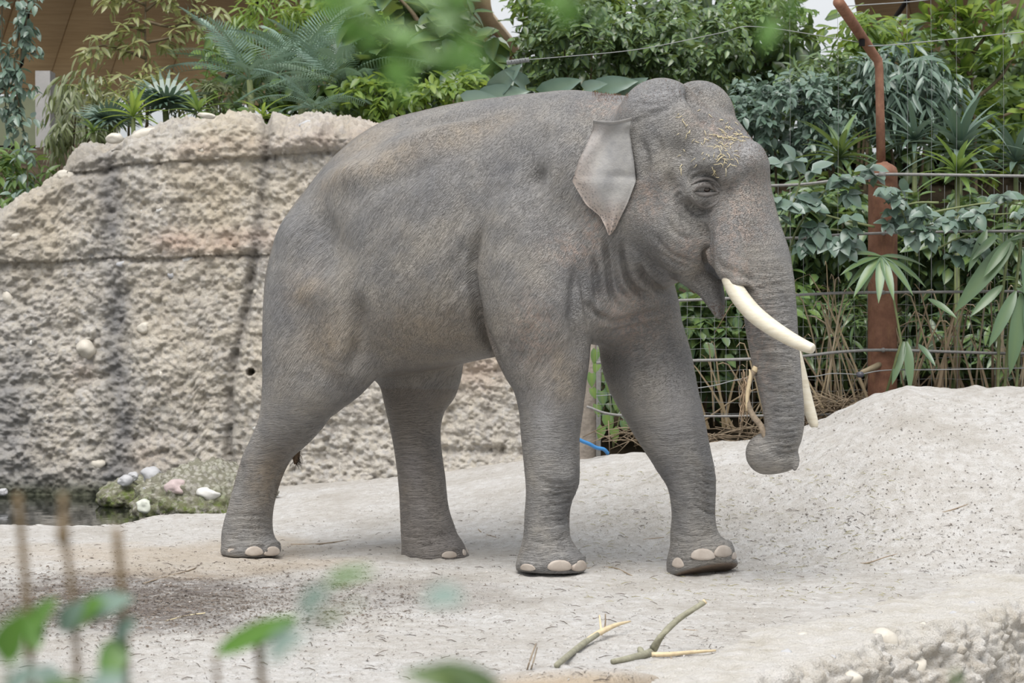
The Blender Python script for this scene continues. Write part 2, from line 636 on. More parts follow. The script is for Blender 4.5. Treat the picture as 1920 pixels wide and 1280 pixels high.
# chest between the front legs
limb([row(E, 1120, 480, 0.0, 95, 0.34), row(E, 1150, 560, -0.02, 75, 0.28), row(E, 1160, 600, -0.05, 45, 0.22)], 0.12)
limb([row(E, 1060, 520, 0.18, 70, 0.22), row(E, 1110, 560, 0.16, 55, 0.18), row(E, 1120, 600, 0.1, 38, 0.15)], 0.08)

# neck
limb([row(E, 1090, 360, 0, 150, 0.44), row(E, 1160, 350, 0, 150, 0.38), row(H, 1220, 360, 0, 140, 0.33)], 0.12)
# throat
limb([row(E, 1130, 440, 0.05, 95, 0.30), row(H, 1190, 460, 0.02, 78, 0.24), row(H, 1240, 470, 0.0, 55, 0.2)], 0.08)

def hrow(px, py, b, r, rb):
    return row(H, px, py, b, r, rb)

# skull
limb([hrow(1238, 236, 0.155, 87, 0.22), hrow(1262, 262, 0.15, 86, 0.22)], 0.07, HN)
limb([hrow(1310, 222, -0.15, 70, 0.19), hrow(1314, 262, -0.14, 72, 0.19)], 0.07, HN)
limb([hrow(1240, 330, 0.0, 105, 0.35), hrow(1300, 330, 0.0, 95, 0.34), hrow(1342, 335, 0.0, 78, 0.29)], 0.12, HN)
# face and trunk
TR = [(1328, 285, -0.02, 76, 0.24), (1358, 330, 0.0, 77, 0.24), (1378, 370, 0.0, 66, 0.23), (1396, 425, 0.0, 60, 0.22), (1418, 480, 0.0, 58, 0.205),
      (1434, 530, 0.0, 52, 0.175), (1443, 580, 0.0, 48, 0.155), (1450, 640, 0.0, 45, 0.145), (1459, 700, 0.0, 41, 0.135),
      (1468, 760, 0.0, 37, 0.12), (1470, 800, 0.0, 35, 0.115), (1462, 828, 0.0, 35, 0.11), (1446, 845, 0.01, 36, 0.11), (1436, 850, 0.03, 37, 0.11)]
limb([hrow(*r) for r in TR], 0.08, HN, sub=3)
limb([hrow(1440, 852, 0.03, 34, 0.10), hrow(1462, 860, 0.0, 26, 0.085), hrow(1480, 862, -0.03, 18, 0.06)], 0.02, HN)
limb([hrow(1478, 852, -0.03, 15, 0.05), hrow(1487, 862, -0.01, 11, 0.035), hrow(1491, 872, 0.0, 7, 0.025), hrow(1489, 881, 0.01, 4, 0.015)], 0.02, HN)
limb([hrow(1484, 868, 0.045, 4.5, 0.025), hrow(1476, 877, 0.045, 6, 0.03)], 0.010, HN, op='sub')
# tusk sheaths
limb([hrow(1372, 420, 0.14, 46, 0.13), hrow(1366, 462, 0.19, 44, 0.11), hrow(1369, 490, 0.21, 36, 0.095), hrow(1385, 510, 0.21, 22, 0.08)], 0.05, HN)
limb([hrow(1410, 420, -0.14, 46, 0.13), hrow(1425, 470, -0.18, 40, 0.10), hrow(1440, 510, -0.19, 28, 0.08)], 0.05, HN)
# brow ridges
limb([hrow(1292, 352, 0.285, 26, 0.07), hrow(1310, 312, 0.27, 28, 0.08), hrow(1345, 305, 0.25, 24, 0.08), hrow(1362, 325, 0.22, 20, 0.07)], 0.05, HN)
limb([hrow(1402, 303, 0.03, 30, 0.13), hrow(1406, 309, 0.03, 30, 0.13)], 0.06, HN)
# cheek and jaw
limb([hrow(1215, 400, 0.17, 62, 0.17), hrow(1258, 420, 0.19, 66, 0.15), hrow(1278, 455, 0.16, 55, 0.13), hrow(1290, 490, 0.10, 38, 0.12)], 0.06, HN)
limb([hrow(1215, 400, -0.17, 60, 0.15), hrow(1290, 440, -0.14, 55, 0.13), hrow(1305, 480, -0.08, 38, 0.12)], 0.06, HN)
limb([hrow(1270, 470, 0.04, 50, 0.15), hrow(1300, 505, 0.02, 33, 0.12), hrow(1328, 535, 0.01, 25, 0.09), hrow(1342, 566, 0.01, 17, 0.06), hrow(1349, 590, 0.01, 9, 0.035)], 0.035, HN)
# eye socket, mouth gap and temple hollow
limb([hrow(1316, 354, 0.385, 26, 0.075), hrow(1321, 350, 0.385, 26, 0.075)], 0.04, HN, op='sub')
limb([hrow(1318, 440, 0.36, 7, 0.09), hrow(1320, 500, 0.34, 6, 0.12), hrow(1330, 522, 0.30, 5, 0.10)], 0.03, HN, op='sub')

# ------------------------------------------------------------------ surface nets
def surface_nets(Fd):
    ins = Fd < 0
    nx, ny, nz_ = Fd.shape
    cnt = np.zeros((nx - 1, ny - 1, nz_ - 1), dtype=np.int8)
    for i in (0, 1):
        for j in (0, 1):
            for k in (0, 1):
                cnt += ins[i:nx - 1 + i, j:ny - 1 + j, k:nz_ - 1 + k]
    act = (cnt > 0) & (cnt < 8)
    ci = np.argwhere(act)
    idx = np.full(act.shape, -1, dtype=np.int64)
    idx[act] = np.arange(len(ci))
    cor = {}
    for i in (0, 1):
        for j in (0, 1):
            for k in (0, 1):
                cor[i, j, k] = Fd[ci[:, 0] + i, ci[:, 1] + j, ci[:, 2] + k].astype(float)
    acc = np.zeros((len(ci), 3))
    n_ = np.zeros(len(ci))
    ks = list(cor)
    for x in range(8):
        for y in range(x + 1, 8):
            a, b = ks[x], ks[y]
            if sum(abs(p - q) for p, q in zip(a, b)) != 1:
                continue
            fa, fb = cor[a], cor[b]
            m = (fa < 0) != (fb < 0)
            tt = np.where(m, fa / np.where(m, fa - fb, 1), 0)
            pa, pb = np.array(a, float), np.array(b, float)
            acc += np.where(m[:, None], pa + tt[:, None] * (pb - pa), 0)
            n_ += m
    V = (ci + acc / n_[:, None]) * VOX + GMIN
    quads = []
    for ax in range(3):
        sl0 = [slice(None)] * 3
        sl1 = [slice(None)] * 3
        sl0[ax] = slice(0, -1)
        sl1[ax] = slice(1, None)
        s0, s1 = ins[tuple(sl0)], ins[tuple(sl1)]
        ch = np.argwhere(s0 != s1)
        u, w = (ax + 1) % 3, (ax + 2) % 3
        ok = (ch[:, u] > 0) & (ch[:, w] > 0) & (ch[:, u] < Fd.shape[u] - 1) & (ch[:, w] < Fd.shape[w] - 1)
        ch = ch[ok]
        flip = s0[ch[:, 0], ch[:, 1], ch[:, 2]]
        def at(du, dw):
            q = ch.copy()
            q[:, u] += du
            q[:, w] += dw
            return idx[q[:, 0], q[:, 1], q[:, 2]]
        q4 = np.stack([at(-1, -1), at(0, -1), at(0, 0), at(-1, 0)], 1)
        q4 = np.where(flip[:, None], q4, q4[:, ::-1])
        quads.append(q4)
    return V, np.vstack(quads)

V, Q = surface_nets(FLD)
del FLD
# keep largest piece is unnecessary: all limbs overlap the torso

def vnormals(V, Q):
    n_ = np.cross(V[Q[:, 2]] - V[Q[:, 0]], V[Q[:, 3]] - V[Q[:, 1]])
    N = np.zeros_like(V)
    for k in range(4):
        for c_ in range(3):
            N[:, c_] += np.bincount(Q[:, k], n_[:, c_], len(V))
    return N / np.maximum(np.linalg.norm(N, axis=1), 1e-12)[:, None]

def lap(V, Q, it, lam=0.5):
    e0 = np.concatenate([Q[:, k] for k in range(4)])
    e1 = np.concatenate([Q[:, (k + 1) % 4] for k in range(4)])
    deg = np.bincount(e0, minlength=len(V)) + np.bincount(e1, minlength=len(V))
    for _ in range(it):
        S = np.zeros_like(V)
        for c_ in range(3):
            S[:, c_] = np.bincount(e0, V[e1, c_], len(V)) + np.bincount(e1, V[e0, c_], len(V))
        V = V + lam * (S / deg[:, None] - V)
    return V

V = lap(V, Q, 3)
# to world
Ux, Nb = np.array(UX), np.array(NB)
W = np.array(EO) + V[:, :1] * Ux + V[:, 1:2] * Nb + V[:, 2:3] * np.array([0, 0, 1.0])
# orientation check
N = vnormals(W, Q)
if ((W - W.mean(0)) * N).sum() < 0:
    Q = Q[:, ::-1]
    N = -N
EC = V.copy()

# ------------------------------------------------------------------ sculpting in the side view
ppx, ppy = project(W)
tocam = np.array([0, 0, CAMZ]) - W
tocam /= np.linalg.norm(tocam, axis=1)[:, None]
fac = (N * tocam).sum(1)
near = sstep(fac, 0.0, 0.25)
DISP = np.zeros(len(W))
GS = 2.1

def seg_dist(pl, m):
    best = np.full(m.sum(), 1e9)
    tt = np.zeros(m.sum())
    L = np.concatenate([[0], np.cumsum(np.hypot(*np.diff(pl, axis=0).T))])
    x, y = ppx[m], ppy[m]
    for i in range(len(pl) - 1):
        ax, ay = pl[i]
        bx, by = pl[i + 1]
        dx, dy = bx - ax, by - ay
        l2 = dx * dx + dy * dy + 1e-9
        h = np.clip(((x - ax) * dx + (y - ay) * dy) / l2, 0, 1)
        dd = np.hypot(x - ax - h * dx, y - ay - h * dy)
        u = dd < best
        best = np.where(u, dd, best)
        tt = np.where(u, (L[i] + h * (L[i + 1] - L[i])) / L[-1], tt)
    return best, tt

def groove(pl, w, depth, ymax=99, ymin=-99, smooth=True):
    pl = np.asarray(pl, float)
    if smooth and len(pl) > 2:
        pl = catmull(pl, 5)
    m = (ppx > pl[:, 0].min() - 3 * w) & (ppx < pl[:, 0].max() + 3 * w) & (ppy > pl[:, 1].min() - 3 * w) & (ppy < pl[:, 1].max() + 3 * w)
    m &= (fac > 0) & (EC[:, 1] > ymin)
    if not m.any():
        return
    dd, tt = seg_dist(pl, m)
    tap = sstep(tt, 0, 0.3) * sstep(1 - tt, 0, 0.3)
    DISP[m] -= GS * depth * np.exp(-(dd / w) ** 2) * near[m] * tap

def dent(x, y, rx, ry, amt, ang=0, ymin=-99):
    c_, s_ = cos(radians(ang)), sin(radians(ang))
    u = ((ppx - x) * c_ + (ppy - y) * s_) / rx
    w = (-(ppx - x) * s_ + (ppy - y) * c_) / ry
    DISP[:] += 2.1 * amt * np.exp(-(u * u + w * w)) * near * (EC[:, 1] > ymin)

# fold where the foreleg meets the belly
groove([(915, 400), (892, 455), (882, 500), (886, 550), (900, 610), (924, 664), (950, 720)], 8, 0.034, ymin=0)
groove([(872, 440), (862, 500), (868, 560)], 8, 0.012, ymin=0)
groove([(850, 470), (845, 520), (850, 570)], 7, 0.007, ymin=0)
# flank fold
groove([(668, 540), (672, 600), (668, 660), (650, 715)], 16, 0.022, ymin=0)
dent(720, 620, 45, 70, 0.012, ymin=0)
dent(620, 470, 45, 40, -0.02, ymin=0)
dent(572, 540, 28, 30, 0.012, ymin=0)
dent(605, 425, 26, 36, -0.026, ymin=0)
dent(540, 440, 20, 40, 0.010, ymin=0)
dent(660, 330, 50, 26, 0.026, -28, ymin=0)
dent(800, 255, 90, 14, 0.020, -16, ymin=0)
dent(730, 300, 110, 16, 0.012, -22, ymin=0)
dent(820, 228, 70, 8, -0.013, -8, ymin=0)
dent(760, 330, 90, 14, -0.010, -24, ymin=0)
dent(1040, 235, 30, 20, 0.012, ymin=0)
dent(900, 235, 60, 9, -0.008, -14, ymin=0)
dent(1003, 335, 20, 28, -0.036, 35, ymin=0)
groove([(1010, 350), (990, 400), (960, 450), (930, 480)], 12, 0.010, ymin=0)
dent(1040, 300, 30, 60, 0.012, 20, ymin=0)
dent(1060, 400, 26, 40, -0.014, -10, ymin=0)
dent(985, 420, 50, 50, 0.016, ymin=0)
dent(955, 260, 22, 80, 0.010, 40, ymin=0)
groove([(1062, 200), (1035, 240), (1000, 290), (965, 330)], 14, 0.010, ymin=0)
groove([(1090, 470), (1078, 540), (1075, 600), (1085, 660), (1088, 700)], 12, 0.016, ymin=0)
groove([(1000, 600), (985, 650), (972, 700)], 12, 0.008, ymin=0)
# ribs, faint
for i in range(6):
    x = 700 + i * 30
    groove([(x + 40, 360), (x, 440), (x - 15, 540)], 9, 0.004, ymin=0)
# throat and chest folds
for pl, w_, d_ in [
    ([(1128, 430), (1140, 500), (1150, 560), (1172, 590)], 6, 0.022), ([(1160, 440), (1168, 500), (1190, 545), (1235, 560)], 6, 0.026),
    ([(1110, 470), (1118, 530), (1122, 580)], 6, 0.016), ([(1145, 430), (1155, 500), (1165, 545), (1200, 572)], 5, 0.014),
    ([(1196, 490), (1205, 520), (1235, 545), (1262, 548)], 7, 0.030), ([(1100, 560), (1120, 590), (1150, 600)], 5, 0.012),
    ([(1092, 500), (1098, 560), (1108, 620)], 5, 0.010), ([(1120, 600), (1160, 605), (1210, 590), (1260, 575)], 6, 0.012),
    ([(1125, 625), (1170, 618), (1225, 605), (1265, 590)], 5, 0.008)]:
    groove(pl, w_, d_)
# cheek folds
for pl, w_, d_ in [
    ([(1202, 470), (1222, 500), (1256, 518), (1290, 520)], 6, 0.014), ([(1220, 430), (1250, 470), (1290, 490), (1312, 500)], 5, 0.006),
    ([(1245, 405), (1270, 440), (1305, 450)], 5, 0.006), ([(1262, 395), (1290, 420), (1312, 430)], 5, 0.006),
    ([(1235, 470), (1262, 492), (1300, 505)], 4, 0.006), ([(1300, 515), (1322, 545), (1342, 590)], 5, 0.008),
    ([(1312, 410), (1322, 440), (1324, 480), (1334, 512)], 6, 0.022)]:
    groove(pl, w_, d_)
# head relief
dent(1275, 285, 36, 26, -0.024, 20)
dent(1270, 330, 22, 30, -0.014)
dent(1330, 292, 40, 10, 0.008, -20)
groove([(1160, 235), (1200, 225), (1250, 205), (1290, 190)], 5, 0.006)
groove([(1195, 218), (1240, 205), (1285, 178), (1300, 170)], 5, 0.007)
groove([(1185, 195), (1230, 195), (1270, 182)], 4, 0.004)
groove([(1292, 150), (1298, 175), (1320, 210), (1345, 240)], 12, 0.030)
dent(1360, 235, 34, 30, -0.018)
dent(1408, 292, 22, 26, 0.020)
groove([(1170, 270), (1178, 320), (1192, 350)], 9, 0.02)
groove([(1198, 250), (1212, 300), (1206, 350)], 7, 0.010)
groove([(1225, 245), (1240, 290), (1232, 340)], 6, 0.007)
dent(1253, 345, 9, 20, -0.016)
# eye surroundings
dent(1325, 306, 26, 12, 0.012, -10)
groove([(1284, 356), (1296, 336), (1318, 328), (1340, 336), (1352, 352)], 4, 0.011)
groove([(1284, 362), (1300, 386), (1322, 396), (1342, 390)], 4, 0.010)
groove([(1290, 352), (1305, 343), (1322, 340), (1338, 346)], 3, 0.007)
groove([(1280, 372), (1300, 398), (1330, 406)], 4, 0.008)
dent(1318, 372, 22, 13, 0.018)
dent(1312, 348, 16, 7, 0.010, -10)
groove([(1276, 345), (1290, 322), (1316, 312)], 4, 0.006)
groove([(1278, 350), (1262, 352), (1250, 365)], 3, 0.005)
groove([(1280, 360), (1265, 370), (1258, 385)], 3, 0.005)
# tusk lip rim
groove([(1338, 520), (1362, 530), (1398, 528), (1424, 548)], 5, -0.012)
groove([(1340, 470), (1352, 500), (1385, 512), (1415, 530)], 8, 0.006)
# trunk rings
for i in range(46):
    y = 420 + i * 9.6 + (i % 3) * 1.2
    cx = np.interp(y, [420, 480, 530, 580, 640, 700, 760, 830], [1400, 1418, 1434, 1443, 1450, 1459, 1468, 1468])
    rr = np.interp(y, [420, 530, 640, 830], [60, 52, 45, 36])
    x0 = cx - rr + (28 if y < 560 else 2) + (i % 4) * 4
    groove([(x0, y + 2), (cx + 6, y + 5), (cx + rr, y - 1)], 2.6, 0.0062 if y > 500 else 0.0025)
# carpal (knee) folds
for i in range(8):
    y = 880 + i * 11
    o_ = (i * 7) % 5
    groove([(1288 + 3 * o_, y - 16), (1316, y - 3), (1335, y + 3 + o_ * .5), (1350, y + 2)], 3.8, 0.007 + 0.0012 * o_)
for i in range(9):
    y = 905 + i * 9.5
    o_ = (i * 7) % 5
    groove([(1006 + 4 * o_, y - 7), (1040, y + 2 + o_ * .5), (1062, y), (1082, y - 9)], 3.8, 0.006 + 0.001 * o_)
for i in range(6):
    y = 966 + i * 12
    groove([(418 + i, y + 8), (450, y), (514, y + 2)], 3.4, 0.0045)
groove([(452, 860), (448, 900), (438, 930)], 8, 0.010)
dent(520, 890, 22, 40, -0.012)
dent(1070, 905, 16, 34, 0.012)
groove([(752, 905), (760, 960), (752, 1000)], 7, 0.008)
groove([(838, 830), (845, 900), (860, 970)], 8, 0.010)
for pl in ([(748, 1000), (790, 1010), (850, 1000)], [(752, 1015), (800, 1022), (850, 1010)], [(985, 1010), (1020, 1018), (1070, 1008)],
           [(1262, 1000), (1300, 1006), (1345, 1000)], [(1258, 1012), (1290, 1018), (1320, 1012)], [(418, 1005), (460, 1012), (515, 1002)]):
    groove(pl, 4, 0.006)
# skin over the toenails
for (x, y, rx, ry) in [(477, 1026, 20, 14), (514, 1026, 18, 14), (846, 1030, 18, 12), (1050, 1052, 26, 15), (1090, 1052, 18, 16), (990, 1058, 18, 10),
                       (1318, 1032, 28, 18), (1360, 1028, 24, 16)]:
    dent(x, y, rx, ry, 0.012)
# coarse skin texture in the geometry
for (x, y, rx, ry) in [(477, 1034, 16, 13), (511, 1034, 13, 13), (436, 1034, 11, 9), (843, 1041, 14, 10), (1050, 1064, 22, 14), (1088, 1064, 13, 15), (989, 1066, 14, 9),
                       (1318, 1046, 24, 17), (1357, 1040, 18, 17), (1271, 1056, 10, 14)]:
    rr_ = np.hypot((ppx - x) / rx, (ppy - y) / ry)
    DISP += 0.008 * np.exp(-((rr_ - 1.25) / 0.17) ** 2) * near * (ppy < y + 2)
wn_ = fbm(EC * np.array([14, 14, 14]), 3, 60)
DISP += 0.0018 * wn_
ang = radians(52)
ua = EC[:, 0] * cos(ang) + EC[:, 2] * sin(ang)
va_ = -EC[:, 0] * sin(ang) + EC[:, 2] * cos(ang)
wr1 = vnoise(np.stack([ua * 9, va_ * 38, EC[:, 1] * 12], 1), 77)
torsom = sstep(EC[:, 2], 0.95, 1.3) * (1 - sstep(ppx, 1130, 1200))
DISP += 0.0022 * wr1 * torsom * near
W = W + N * DISP[:, None]

# pigment, dust and tone masks
def blob(x, y, rx, ry, ang=0):
    c_, s_ = cos(radians(ang)), sin(radians(ang))
    u = ((ppx - x) * c_ + (ppy - y) * s_) / rx
    w = (-(ppx - x) * s_ + (ppy - y) * c_) / ry
    return np.exp(-(u * u + w * w))
pink = np.zeros(len(W))
for a in [(1395, 400, 50, 90, 20), (1340, 240, 50, 30, 30), (1215, 370, 40, 40), (1075, 470, 50, 30), (1420, 640, 30, 110), (1300, 470, 50, 30),
          (1190, 600, 60, 60), (1000, 620, 40, 60), (1110, 430, 20, 60), (1380, 500, 30, 30), (1130, 200, 40, 20)]:
    pink = np.maximum(pink, blob(*a))
spots = np.maximum(blob(1398, 400, 46, 95, 18), blob(1430, 520, 40, 60))
dust = np.zeros(len(W))
for a in [(880, 250, 90, 22, -18), (740, 300, 90, 20, -22), (680, 270, 60, 20, -30), (575, 545, 40, 40), (620, 640, 60, 60), (650, 330, 60, 18, -30), (800, 620, 120, 60),
          (1040, 700, 50, 60), (500, 900, 40, 60)]:
    dust = np.maximum(dust, blob(*a))
pale = np.zeros(len(W))
for a in [(775, 880, 16, 50, -12), (790, 950, 22, 30), (1270, 750, 40, 60), (1400, 290, 26, 24), (1230, 185, 50, 24), (1020, 780, 20, 90)]:  # pale patches; forehead and crown highlights are painted into the colour
    pale = np.maximum(pale, blob(*a))
brown = 0.7 * (1 - near) + 0.55 * (EC[:, 1] < -0.02) * (EC[:, 2] < 1.05) * (ppx < 900)  # browner where skin turns from the camera, and on the far hind leg
sole = np.clip(((W @ np.array([0, 0, 0])) + 0), 0, 1)
cw = E(1310, 1079, -0.30)
pl = (EC - cw) @ cn
sole = sstep(pl, -0.012, -0.002) * (ppx > 1230) * (EC[:, 2] < 0.3)
ringm = np.maximum(sstep(ppx, 1340, 1400) * sstep(ppy, 430, 520), 1 - sstep(EC[:, 2], 0.8, 1.15))
headm = sstep(ppx, 1130, 1200) * (1 - ringm)

t = NT('elephant_skin')
pos = t.coord(attr='ec')
def rotmap(ang_deg, scale):
    m1 = t.n('ShaderNodeMapping')
    m1.inputs['Rotation'].default_value = (0, radians(ang_deg), 0)
    t.l(t.n('ShaderNodeAttribute', attribute_name='ec').outputs['Vector'], m1.inputs[0])
    m2 = t.n('ShaderNodeMapping')
    m2.inputs['Scale'].default_value = scale
    # wobble
    wob = t.n('ShaderNodeTexNoise')
    wob.inputs['Scale'].default_value = 5.0
    wob.inputs['Detail'].default_value = 2
    t.l(m1.outputs[0], wob.inputs['Vector'])
    vm = t.n('ShaderNodeVectorMath', operation='MULTIPLY_ADD')
    t.l(wob.outputs['Color'], vm.inputs[0])
    vm.inputs[1].default_value = (0.05, 0.05, 0.05)
    t.l(m1.outputs[0], vm.inputs[2])
    t.l(vm.outputs[0], m2.inputs[0])
    return m2.outputs[0]
pa = rotmap(52, (26, 64, 112))       # slanting wrinkles on the flank
pb = rotmap(4, (16, 16, 120))        # level wrinkles on trunk and legs
pc = rotmap(20, (60, 60, 95))       # head and neck
def crack(vec):
    a = t.voro(vec, 1.0, 'DISTANCE_TO_EDGE', 'Distance')
    a = t.ramp(a, [(0.0, 0.0), (0.22, 0.8), (0.6, 1.0)])
    m3 = t.n('ShaderNodeMapping')
    m3.inputs['Scale'].default_value = (0.20, 0.8, 0.8)
    t.l(vec, m3.inputs[0])
    b = t.noise(m3.outputs[0], 1.0, 3, 0.55)
    b = t.math('ABSOLUTE', t.math('SUBTRACT', b, 0.5))
    b = t.ramp(b, [(0.0, 0.0), (0.035, 0.75), (0.12, 1.0)])
    return t.mix(0.6, a, b)
ha, hb, hc = crack(pa), crack(pb), crack(pc)
h = t.mix(t.attr('ringm'), ha, hb)
h = t.mix(t.attr('headm'), h, hc)
fine = t.voro(pos, 130, 'DISTANCE_TO_EDGE', 'Distance')
fine = t.ramp(fine, [(0.0, 0.0), (0.2, 1.0)])
n_big = t.noise(pos, 2.6, 6, 0.65)
n_mid = t.noise(pos, 11, 5, 0.65)
c = t.ramp(n_big, [(0.32, (0.155, 0.154, 0.157)), (0.50, (0.215, 0.207, 0.197)), (0.68, (0.295, 0.272, 0.24))])
c = t.mix(t.math('MULTIPLY', t.attr('dust'), t.ramp(n_mid, [(0.3, 0.25), (0.7, 1.0)])), c, (0.33, 0.275, 0.21))
c = t.mix(t.math('MULTIPLY', t.attr('pale'), 0.6), c, (0.31, 0.305, 0.31))
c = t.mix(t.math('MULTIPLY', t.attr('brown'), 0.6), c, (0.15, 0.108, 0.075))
pk = t.math('MULTIPLY', t.attr('pink'), t.ramp(t.noise(pos, 26, 5, 0.75), [(0.44, 0.05), (0.62, 0.65)]))
c = t.mix(pk, c, (0.42, 0.31, 0.25))
spk = t.ramp(t.voro(pos, 75, 'F1', 'Distance', 0.8), [(0.24, 1.0), (0.38, 0.0)])
c = t.mix(t.math('MULTIPLY', spk, t.math('MULTIPLY', t.attr('spots'), 0.85)), c, (0.075, 0.068, 0.065))
# darker colour along the wrinkle cracks
c = t.mix(t.ramp(h, [(0.15, 0.5), (0.5, 0.0)]), c, (0.085, 0.078, 0.072))
c = t.mix(t.math('MULTIPLY', t.attr('sole'), 0.85), c, (0.22, 0.155, 0.11))
nm = t.bump(h, 0.85, 0.008)
nm = t.bump(fine, 0.45, 0.003, nm)
nm = t.bump(n_mid, 0.4, 0.012, nm)
M_skin = t.done(c, 0.46, nm, 0.55)

EB = Vector((EO.x - 0.55, EO.y + 0.2, 0.0))
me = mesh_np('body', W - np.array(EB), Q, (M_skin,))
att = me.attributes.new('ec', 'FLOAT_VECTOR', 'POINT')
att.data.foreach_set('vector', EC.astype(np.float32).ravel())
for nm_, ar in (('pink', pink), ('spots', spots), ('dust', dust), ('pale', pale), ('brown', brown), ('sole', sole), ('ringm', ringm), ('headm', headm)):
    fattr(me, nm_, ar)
elephant = empty('elephant', EB, 'grey bull elephant with two pale tusks striding across the sand', 'elephant')
body = link('body', me, elephant)
BV = BVHTree.FromPolygons([Vector(v) for v in W], [tuple(int(i) for i in q) for q in Q])

def hit(px, py):
    r = BV.ray_cast(Vector((0, 0, CAMZ)), ray(px, py).normalized())
    return r[0], r[1]
# ------------------------------------------------------------------ ear, tusks, nails, eye, tail
t = NT('ear_skin')
v = t.coord(scale=(1, 1, 1))
e_ = t.attr('edge')
sp_ = t.ramp(t.voro(v, 62, 'F1', 'Distance', 0.9), [(0.26, 1.0), (0.40, 0.0)])
c = t.ramp(t.noise(v, 7, 5, 0.6), [(0.3, (0.23, 0.23, 0.235)), (0.6, (0.36, 0.35, 0.335)), (0.75, (0.44, 0.42, 0.38))])
c = t.mix(t.math('MULTIPLY', e_, t.ramp(t.noise(v, 30, 4, 0.7), [(0.35, 0.5), (0.55, 1.0)])), c, (0.50, 0.42, 0.37))
c = t.mix(t.math('MULTIPLY', sp_, t.math('MULTIPLY', e_, 0.75)), c, (0.14, 0.135, 0.135))
nm = t.bump(t.noise(v, 12, 5, 0.6), 0.4, 0.02)
nm = t.bump(t.noise(v, 120, 3, 0.6), 0.4, 0.004, nm)
M_ear = t.done(c, 0.75, nm, 0.25)

yl = np.array([228, 240, 270, 300, 340, 370, 385, 405, 425, 441], float)
xl = np.array([1112, 1112, 1100, 1085, 1073, 1090, 1100, 1125, 1135, 1141], float)
yr_e = np.array([228, 250, 300, 340, 380, 410, 430, 441], float)
xr = np.array([1184, 1180, 1188, 1192, 1177, 1162, 1153, 1144], float)
NR, NS = 44, 20
hr = {}
def hY(x, y):
    p, n = hit(x, y)
    return p.y if p else 13.8
ear = np.zeros((NR + 5, NS + 1, 3))
eatt = np.zeros((NR + 5, NS + 1))
for i in range(NR + 1):
    y = 228 + (441 - 228) * i / NR
    a, b = np.interp(y, yr_e, xr), np.interp(y, yl, xl)
    Yr = hY(a + 2, y)
    for j in range(NS + 1):
        s = j / NS
        x = a + (b - a) * s
        y = 228 + (441 - 228) * i / NR + (5 * sin(pi * s) - 5 * (1 - s)) * max(0, 1 - i / 10)
        hy_ = hY(x, y)
        Y = Yr + (-0.02) * (1 - s) + s * (hY(1090, 330) - 0.10 - Yr)
        Y -= (0.014 * sin(s * 6 + y * 0.03) + 0.008 * sin(s * 11 - y * 0.05)) * (0.3 + s)
        Y -= 0.03 * math.exp(-((y - 228) / 14) ** 2)
        Y += 0.02 * s * s
        Y = min(Y, hy_ - 0.012)
        ear[i + 4, j] = P(x, y, Y)
        d = min((x - b) / 30.0, (441 - y) / 120.0)
        eatt[i + 4, j] = max(0, 1 - max(0, (x - np.interp(y, yl, xl)) / 45.0)) * (0.35 + 0.65 * sstep(y, 270, 360)) if True else 0
        eatt[i + 4, j] = max(eatt[i + 4, j], float(sstep(y, 360, 420)))
# rolled rim along the top edge
for k in range(4):
    th = (4 - k) / 4 * 1.25 * pi
    for j in range(NS + 1):
        p0 = ear[4, j]
        r = 0.014
        ear[k, j] = p0 + np.array([0, -r * sin(th) * 1.0 - 0.004, r * (1 - cos(th)) * -0.2 + r * sin(th) * 0.8])
        eatt[k, j] = 0.1

def shell(grid, th, nrm_dir):
    n0, n1 = grid.shape[:2]
    fr = grid.reshape(-1, 3)
    bk = fr + np.array(nrm_dir) * th
    V_ = np.vstack([fr, bk])
    f = grid_faces(n0, n1)
    fb = f[:, ::-1] + len(fr)
    idx = np.arange(n0 * n1).reshape(n0, n1)
    ring = np.concatenate([idx[0, :], idx[1:, -1], idx[-1, :-1][::-1], idx[1:-1, 0][::-1]])
    nx_ = np.roll(ring, -1)
    side = np.stack([ring, nx_, nx_ + len(fr), ring + len(fr)], 1)[:, ::-1]
    return V_, np.vstack([f, fb, side])
Vv, Ff = shell(ear, 0.010, (0.25, 0.97, 0))
me = mesh_np('ear', Vv - np.array(EB), Ff, (M_ear,))
fattr(me, 'edge', np.concatenate([eatt.ravel(), eatt.ravel() * 0.3]))
link('ear', me, elephant)['label'] = 'pale ragged right ear with speckled pink edge'
nh = np.array(NH)
dd = ((Vv - np.array(HO)) @ nh)
V2 = Vv - 2 * dd[:, None] * nh
me2 = mesh_np('ear', V2 - np.array(EB), Ff[:, ::-1], (M_ear,))
fattr(me2, 'edge', np.concatenate([eatt.ravel(), eatt.ravel() * 0.3]))
link('ear', me2, elephant)

def Hw(px, py, b):
    return plane_pt(px, py, b, HO, NH)

t = NT('ivory')
v = t.coord()
w_ = t.coord(scale=(1, 1, 6), rot=(0, 0.9, 0))
c = t.ramp(t.noise(w_, 9, 5, 0.65), [(0.25, (0.56, 0.49, 0.36)), (0.55, (0.67, 0.62, 0.50)), (0.85, (0.74, 0.71, 0.61))])
c = t.mix(t.ramp(t.noise(w_, 40, 4, 0.7), [(0.62, 0.0), (0.7, 0.5)]), c, (0.30, 0.23, 0.14))
M_ivory = t.done(c, 0.42, t.bump(t.noise(w_, 20, 3), 0.08, 0.002), 0.5)

